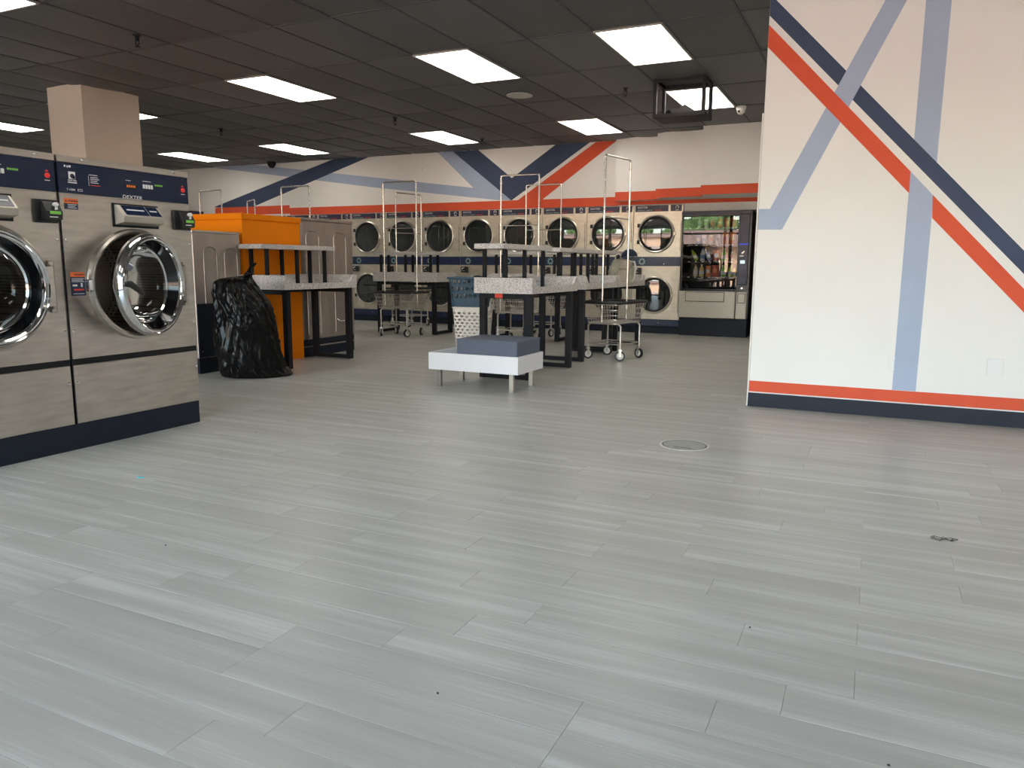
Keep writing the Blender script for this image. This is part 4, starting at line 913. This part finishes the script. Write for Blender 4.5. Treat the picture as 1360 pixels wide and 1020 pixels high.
# ------------------------------------------------------------------ black rubbish bag
def bag_mesh():
    nu, nv = 200, 130; v = []; f = []
    prof = [(0.0, -.25, .34, .22), (0.008, -.27, .385, .255), (.08, -.295, .325, .265), (.3, -.315, .27, .26), (.5, -.315, .235, .25), (.68, -.315, .19, .23), (.80, -.31, .135, .205), (.89, -.285, .08, .16),
            (.93, -.235, .05, .115), (.945, -.17, .042, .085), (.952, -.11, .042, .058), (.965, -.03, .042, .036), (1.0, .0, .045, .026), (1.045, .022, .06, .022), (1.08, .05, .088, .022), (1.085, .06, .085, .012)]
    n_ = len(prof) - 1
    def ridge(q): return (1 - abs(noise.noise(q)) * 2) ** 3
    for j in range(nv + 1):
        e_ = (j / nv) ** 0.9 * n_; k = min(n_ - 1, int(e_)); t = e_ - k; z, l, r_, d = [A + (B - A) * t for A, B in zip(prof[k], prof[k + 1])]
        mid, half = (l + r_) / 2, (r_ - l) / 2; amp = min(1, half / 0.2) * min(1, (z + 0.02) / 0.08)
        for i in range(nu):
            a = PI / 2 + 2 * PI * i / nu; c, s_ = math.cos(a), math.sin(a); u = (a - PI / 2); seam = min(1, min(u, 2 * PI - u) / 0.5)
            w1 = 0.35 * noise.noise(Vector((u, z * 2, 3)))
            d1 = ridge(Vector((u * 1.7 + z * 2.6 + w1, z * 1.2 - u * 0.3, 1.0))); d2 = ridge(Vector((u * 3.6 + z * 5.2 + 2 * w1, z * 1.5 - u * 0.4, 7.0))); d3 = ridge(Vector((u * 4.2 - z * 5.0, z * 2.0, 13.0)))
            d4 = noise.noise(Vector((c * 1.2, s_ * 1.2, z * 2.5)))
            dr_ = amp * seam * (0.024 * d1 + 0.013 * d2 + 0.011 * d3) + amp * 0.016 * d4 - 0.018 * amp
            if z > 0.9: dr_ += 0.006 * math.sin(a * 7 + z * 20) * seam
            v.append((mid + (half + dr_) * c, (d + dr_) * s_, max(0.001, z + 0.012 * amp * d4 * (1 if z > 0.7 else 0))))
        if j:
            for i in range(nu): a0 = (j - 1) * nu; f.append((a0 + i, a0 + (i + 1) % nu, a0 + nu + (i + 1) % nu, a0 + nu + i))
    f.append(tuple(range(nu - 1, -1, -1))); f.append(tuple(range(nv * nu, nv * nu + nu)))
    return MB().add(v, f)
rb = thing('rubbish_bag', 'full black plastic rubbish bag leaning by the orange box', 'bag', (-5.43, 5.52, 0), math.radians(44))
bag_mesh().build('sack', 'bag_black', rb, smooth=70)
MB().tube([(0.022 + 0.034 * math.cos(2 * PI * k / 16), 0.030 * math.sin(2 * PI * k / 16), 0.985 + 0.006 * math.sin(4 * PI * k / 16)) for k in range(16)], 0.010, 8, closed=True).build('knot', 'bag_black', rb, smooth=60)

# ------------------------------------------------------------------ backpack and cap on the far table
bk = thing('backpack', 'pale olive canvas backpack standing on the far folding table', 'backpack', (-3.02, 9.66, 0.842), math.radians(-10))
def blob(w_, d_, h, sd_, nu=40, nv=24, px=2.6, top=0.62, amp=0.08):
    v = []; f = []
    for j in range(nv + 1):
        t = j / nv; k = (1 - t ** 3 * (1 - top)) * (1 if t < 0.9 else math.sqrt(max(0.02, 1 - ((t - 0.9) / 0.1) ** 2))) * (0.92 + 0.08 * min(1, t * 8))
        for i in range(nu):
            a = 2 * PI * i / nu; c, s_ = math.cos(a), math.sin(a); e_ = 2 / px
            x = abs(c) ** e_ * (1 if c > 0 else -1); y = abs(s_) ** e_ * (1 if s_ > 0 else -1)
            n_ = 1 + amp * noise.noise(Vector((c * 2, s_ * 2, t * 4 + sd_))) + amp * 0.6 * noise.noise(Vector((c * 5, s_ * 5, t * 9 + sd_)))
            v.append((x * w_ / 2 * k * n_, y * d_ / 2 * k * n_, h * t))
        if j:
            for i in range(nu): a0 = (j - 1) * nu; f.append((a0 + i, a0 + (i + 1) % nu, a0 + nu + (i + 1) % nu, a0 + nu + i))
    f.append(tuple(range(nu - 1, -1, -1))); f.append(tuple(range(nv * nu, nv * nu + nu)))
    return MB().add(v, f)
blob(0.36, 0.24, 0.335, 3, top=0.55).build('main_bag', 'bag_olive', bk, smooth=70)
pk = blob(0.17, 0.10, 0.19, 8, amp=0.04, top=0.85).build('front_pocket', 'bag_tan', bk, smooth=70); pk.location = (0.085, -0.120, 0.004)
p2 = blob(0.15, 0.08, 0.11, 5, amp=0.04, top=0.8).build('upper_pocket', 'bag_tan', bk, smooth=70); p2.location = (0.09, -0.095, 0.20)
MB().tube([(0.14, -0.03, 0.295), (0.205, -0.04, 0.29), (0.23, -0.05, 0.22), (0.215, -0.05, 0.10), (0.18, -0.03, 0.04)], [0.012, 0.014, 0.014, 0.013, 0.012], 8).build('shoulder_strap', 'strap_white', bk, smooth=60)
MB().tube([(-0.09, 0, 0.32), (-0.085, 0, 0.385), (-0.05, 0, 0.40), (-0.02, 0, 0.38), (-0.012, 0, 0.32)], 0.009, 8).build('grab_handle', 'strap_white', bk, smooth=60)
cp_ = thing('cap', 'dark navy cap perched on top of the backpack', 'cap', (-2.905, 9.62, 1.200), 0)
mb = MB(); nu, nv = 32, 10
for j in range(nv + 1):
    a = PI / 2 * j / nv
    for i in range(nu): t = 2 * PI * i / nu; mb.v.append((0.105 * math.cos(a) * math.cos(t), 0.09 * math.cos(a) * math.sin(t), 0.095 * math.sin(a)))
    if j:
        for i in range(nu): a0 = (j - 1) * nu; mb.f.append((a0 + i, a0 + (i + 1) % nu, a0 + nu + (i + 1) % nu, a0 + nu + i))
mb.f.append(tuple(range(nu - 1, -1, -1))); mb.build('crown', 'cap_navy', cp_, smooth=60)
MB().prism([(-0.07 - 0.11 * math.sin(PI * k / 12), -0.075 * math.cos(PI * k / 12)) for k in range(13)], -0.004, 0.004, 'xy').build('brim', 'cap_navy', cp_)

# ------------------------------------------------------------------ ceiling fittings
def sprinkler(lab, x, y):
    r = thing('sprinkler', lab, 'sprinkler', (x, y, ZC - 0.003), 0, 'ceiling sprinkler heads')
    MB().lathe([(0.038, 0.0), (0.036, -0.008), (0.018, -0.014), (0.016, -0.05)], axis='z', seg=20).build('collar', 'leg_black', r, smooth=50)
    MB().tube([(-0.018, 0, -0.045), (-0.02, 0, -0.07), (0, 0, -0.095), (0.02, 0, -0.07), (0.018, 0, -0.045)], 0.005, 6).build('yoke', 'leg_black', r)
    MB().lathe([(0.006, -0.090), (0.024, -0.097), (0.024, -0.101), (0.004, -0.101)], axis='z', seg=16).build('deflector', 'leg_black', r)
for lab, x, y in (('dark sprinkler head on the ceiling above the near washers', -6.06, 4.98), ('dark sprinkler head between the third near and far light panels', -9.0, 8.76), ('dark sprinkler head left of the round ceiling speaker', -6.11, 9.07), ('dark sprinkler head beside the hanging cage', -2.71, 8.63), ('dark sprinkler head right of the far light over the pale stripe', -5.82, 11.08)):
    sprinkler(lab, x, y)
sp = thing('ceiling_speaker', 'round pale speaker grille flush in the ceiling', 'speaker', (-3.93, 8.43, ZC - 0.024))
MB().lathe([(0.155, 0.0), (0.155, -0.006), (0.145, -0.010), (0.138, -0.008)], axis='z', seg=40).build('rim', 'speaker_white', sp, smooth=40); MB().lathe([(0.138, -0.004), (0.10, -0.010), (0.001, -0.011)], axis='z', seg=40).build('grille', 'speaker_white', sp, smooth=40)
dm = thing('dome_camera', 'small white dome camera on the ceiling near the partition', 'camera', (-1.69, 10.2, ZC - 0.004))
MB().lathe([(0.062, 0), (0.062, -0.028), (0.056, -0.034)], axis='z', seg=28).build('base', 'cover_white', dm, smooth=40)
MB().lathe([(0.055, -0.030), (0.053, -0.055), (0.042, -0.082), (0.022, -0.098), (0.001, -0.102)], axis='z', seg=28).build('dome', 'cover_white', dm, smooth=50); MB().lathe([(0.016, -0.058), (0.018, -0.046), (0.001, -0.046)], (-0.02, 0, -0.07), 'y', 14).build('lens', 'gloss_black', dm)
cm = thing('ceiling_camera', 'dark conical camera hanging before the left end of the back wall', 'camera', (-10.96, 11.93, ZC - 0.004))
MB().lathe([(0.085, 0), (0.085, -0.03), (0.07, -0.07), (0.035, -0.115), (0.001, -0.12)], axis='z', seg=24).build('housing', 'leg_black', cm, smooth=40); MB().lathe([(0.02, -0.01), (0.02, 0.0), (0.001, 0.0)], (0, -0.06, -0.07), 'y', 12).build('lens', 'gloss_black', cm)
sd2 = thing('smoke_detector', 'small white round detector on the bulkhead wall over the pale stripe', 'detector', (-7.553, YB - 0.001, 2.814))
MB().lathe([(0.055, 0), (0.055, -0.02), (0.035, -0.035), (0.001, -0.036)], seg=24).build('body', 'wall_white', sd2, smooth=40); MB().lathe([(0.02, -0.034), (0.016, -0.044), (0.001, -0.044)], seg=14).build('sensor', 'cover_white', sd2)
hg = thing('hanging_cage', 'black square-tube cage hanging from the ceiling before a lit panel', 'ceiling mount', (-2.30, 8.40, ZC))
cx1, cy1, zb = 0.52, 0.36, -0.407
for x, y in ((0, 0), (cx1, 0), (0, cy1), (cx1, cy1)): BOX(x - 0.018, x + 0.018, y - 0.018, y + 0.018, zb, -0.006).build('post', 'leg_black', hg)
for z, nm in ((zb, 'lower_rail'), (-0.045, 'upper_rail')):
    BOX(0.018, cx1 - 0.018, -0.018, 0.018, z, z + 0.036).build(nm, 'leg_black', hg); BOX(0.018, cx1 - 0.018, cy1 - 0.018, cy1 + 0.018, z, z + 0.036).build(nm, 'leg_black', hg)
    BOX(-0.018, 0.018, 0.018, cy1 - 0.018, z, z + 0.036).build(nm, 'leg_black', hg); BOX(cx1 - 0.018, cx1 + 0.018, 0.018, cy1 - 0.018, z, z + 0.036).build(nm, 'leg_black', hg)
BOX(0.0, cx1, 0.0, cy1, zb - 0.006, zb).build('tray', 'leg_black', hg)
pj_ = thing('projector', 'dark boxy device resting in the hanging cage', 'projector', (-2.30 + 0.05, 8.40 + 0.05, ZC + zb + 0.0005))
MB().prism([(0.0, 0.0), (0.38, 0.0), (0.38, 0.05), (0.26, 0.13), (0.20, 0.10), (0.10, 0.11)], 0.0, 0.25, 'xz').build('body', 'black_plastic', pj_, bevel=0.006); MB().lathe([(0.03, -0.012), (0.03, 0.0), (0.001, 0.0)], (0.09, 0, 0.05), seg=16).build('lens', 'gloss_black', pj_)

# ------------------------------------------------------------------ floor fittings and litter
dr = thing('floor_drain', 'round metal floor drain cover before the partition', 'drain', (-0.986, 4.53, 0.0002))
MB().lathe([(0.150, 0.0), (0.150, 0.002), (0.138, 0.003), (0.134, 0.0)], axis='z', seg=48, closed=True).build('rim', 'drain_metal', dr, smooth=40); MB().lathe([(0.132, 0.0), (0.132, 0.0015), (0.001, 0.0018)], axis='z', seg=48).build('cover', 'drain_cover', dr); MB().lathe([(0.1335, 0.0), (0.1335, 0.0022), (0.128, 0.0022), (0.128, 0.0)], axis='z', seg=48, closed=True).build('gap_ring', 'gasket', dr)
MB().tube([(-0.05, -0.07, 0.002), (-0.02, -0.085, 0.003), (0.03, -0.075, 0.002), (0.06, -0.08, 0.003)], 0.0015, 5).build('scuff', 'gasket', dr)
pts = []
for k in range(26):
    a = k / 25; pts.append((0.09 * (a - 0.5) + 0.014 * math.sin(k * 1.7), 0.03 * math.sin(k * 1.1) * (1 - a * 0.5), 0.002 + 0.002 * (k % 2)))
o = MB().tube(pts, 0.0012, 5).build('wire_scrap', 'gasket'); o.location = (0.318, 3.375, 0.0); o.rotation_euler = (0, 0, 0.2); tag(o, 'tangled black scrap of wire on the floor at the right', 'wire scrap')
o = MB().prism([(-0.022, -0.008), (0.010, -0.010), (0.022, 0.002), (0.012, 0.012), (-0.008, 0.006), (-0.02, 0.010)], 0.0005, 0.004, 'xy').build('paper_scrap', 'snack_blue'); o.location = (-3.296, 2.558, 0.0); tag(o, 'tiny blue scrap on the floor before the washers', 'scrap')
mat('scrap_teal', (0.12, 0.45, 0.50), 0.6); o.data.materials.clear(); o.data.materials.append(M['scrap_teal'])
crumbs = [(-3.55, 3.62, 'left of two dark crumbs on the floor before the ajar washer'), (-3.40, 3.70, 'right of two dark crumbs on the floor before the ajar washer'), (-0.27, 2.25, 'dark sliver on the floor in the middle distance at the right'), (-0.93, 1.53, 'dark crumb on the near floor, centre'), (0.10, 1.72, 'dark crumb on the near floor at the right'), (-2.40, 1.95, 'dark crumb on the near floor at the left')]
for i, (x, y, lab) in enumerate(crumbs):
    bm = bmesh.new(); bmesh.ops.create_icosphere(bm, subdivisions=1, radius=0.0036)
    for v in bm.verts: v.co = v.co * (1 + 0.4 * noise.noise(v.co * 300 + Vector((i, 0, 0)))); v.co.z = max(-0.003, v.co.z * 0.7)
    me = bpy.data.meshes.new('crumb'); bm.to_mesh(me); bm.free(); o = obj('crumb', me, 'gasket'); o.location = (x, y, 0.0022); tag(o, lab, 'crumb', 'crumbs on the floor')
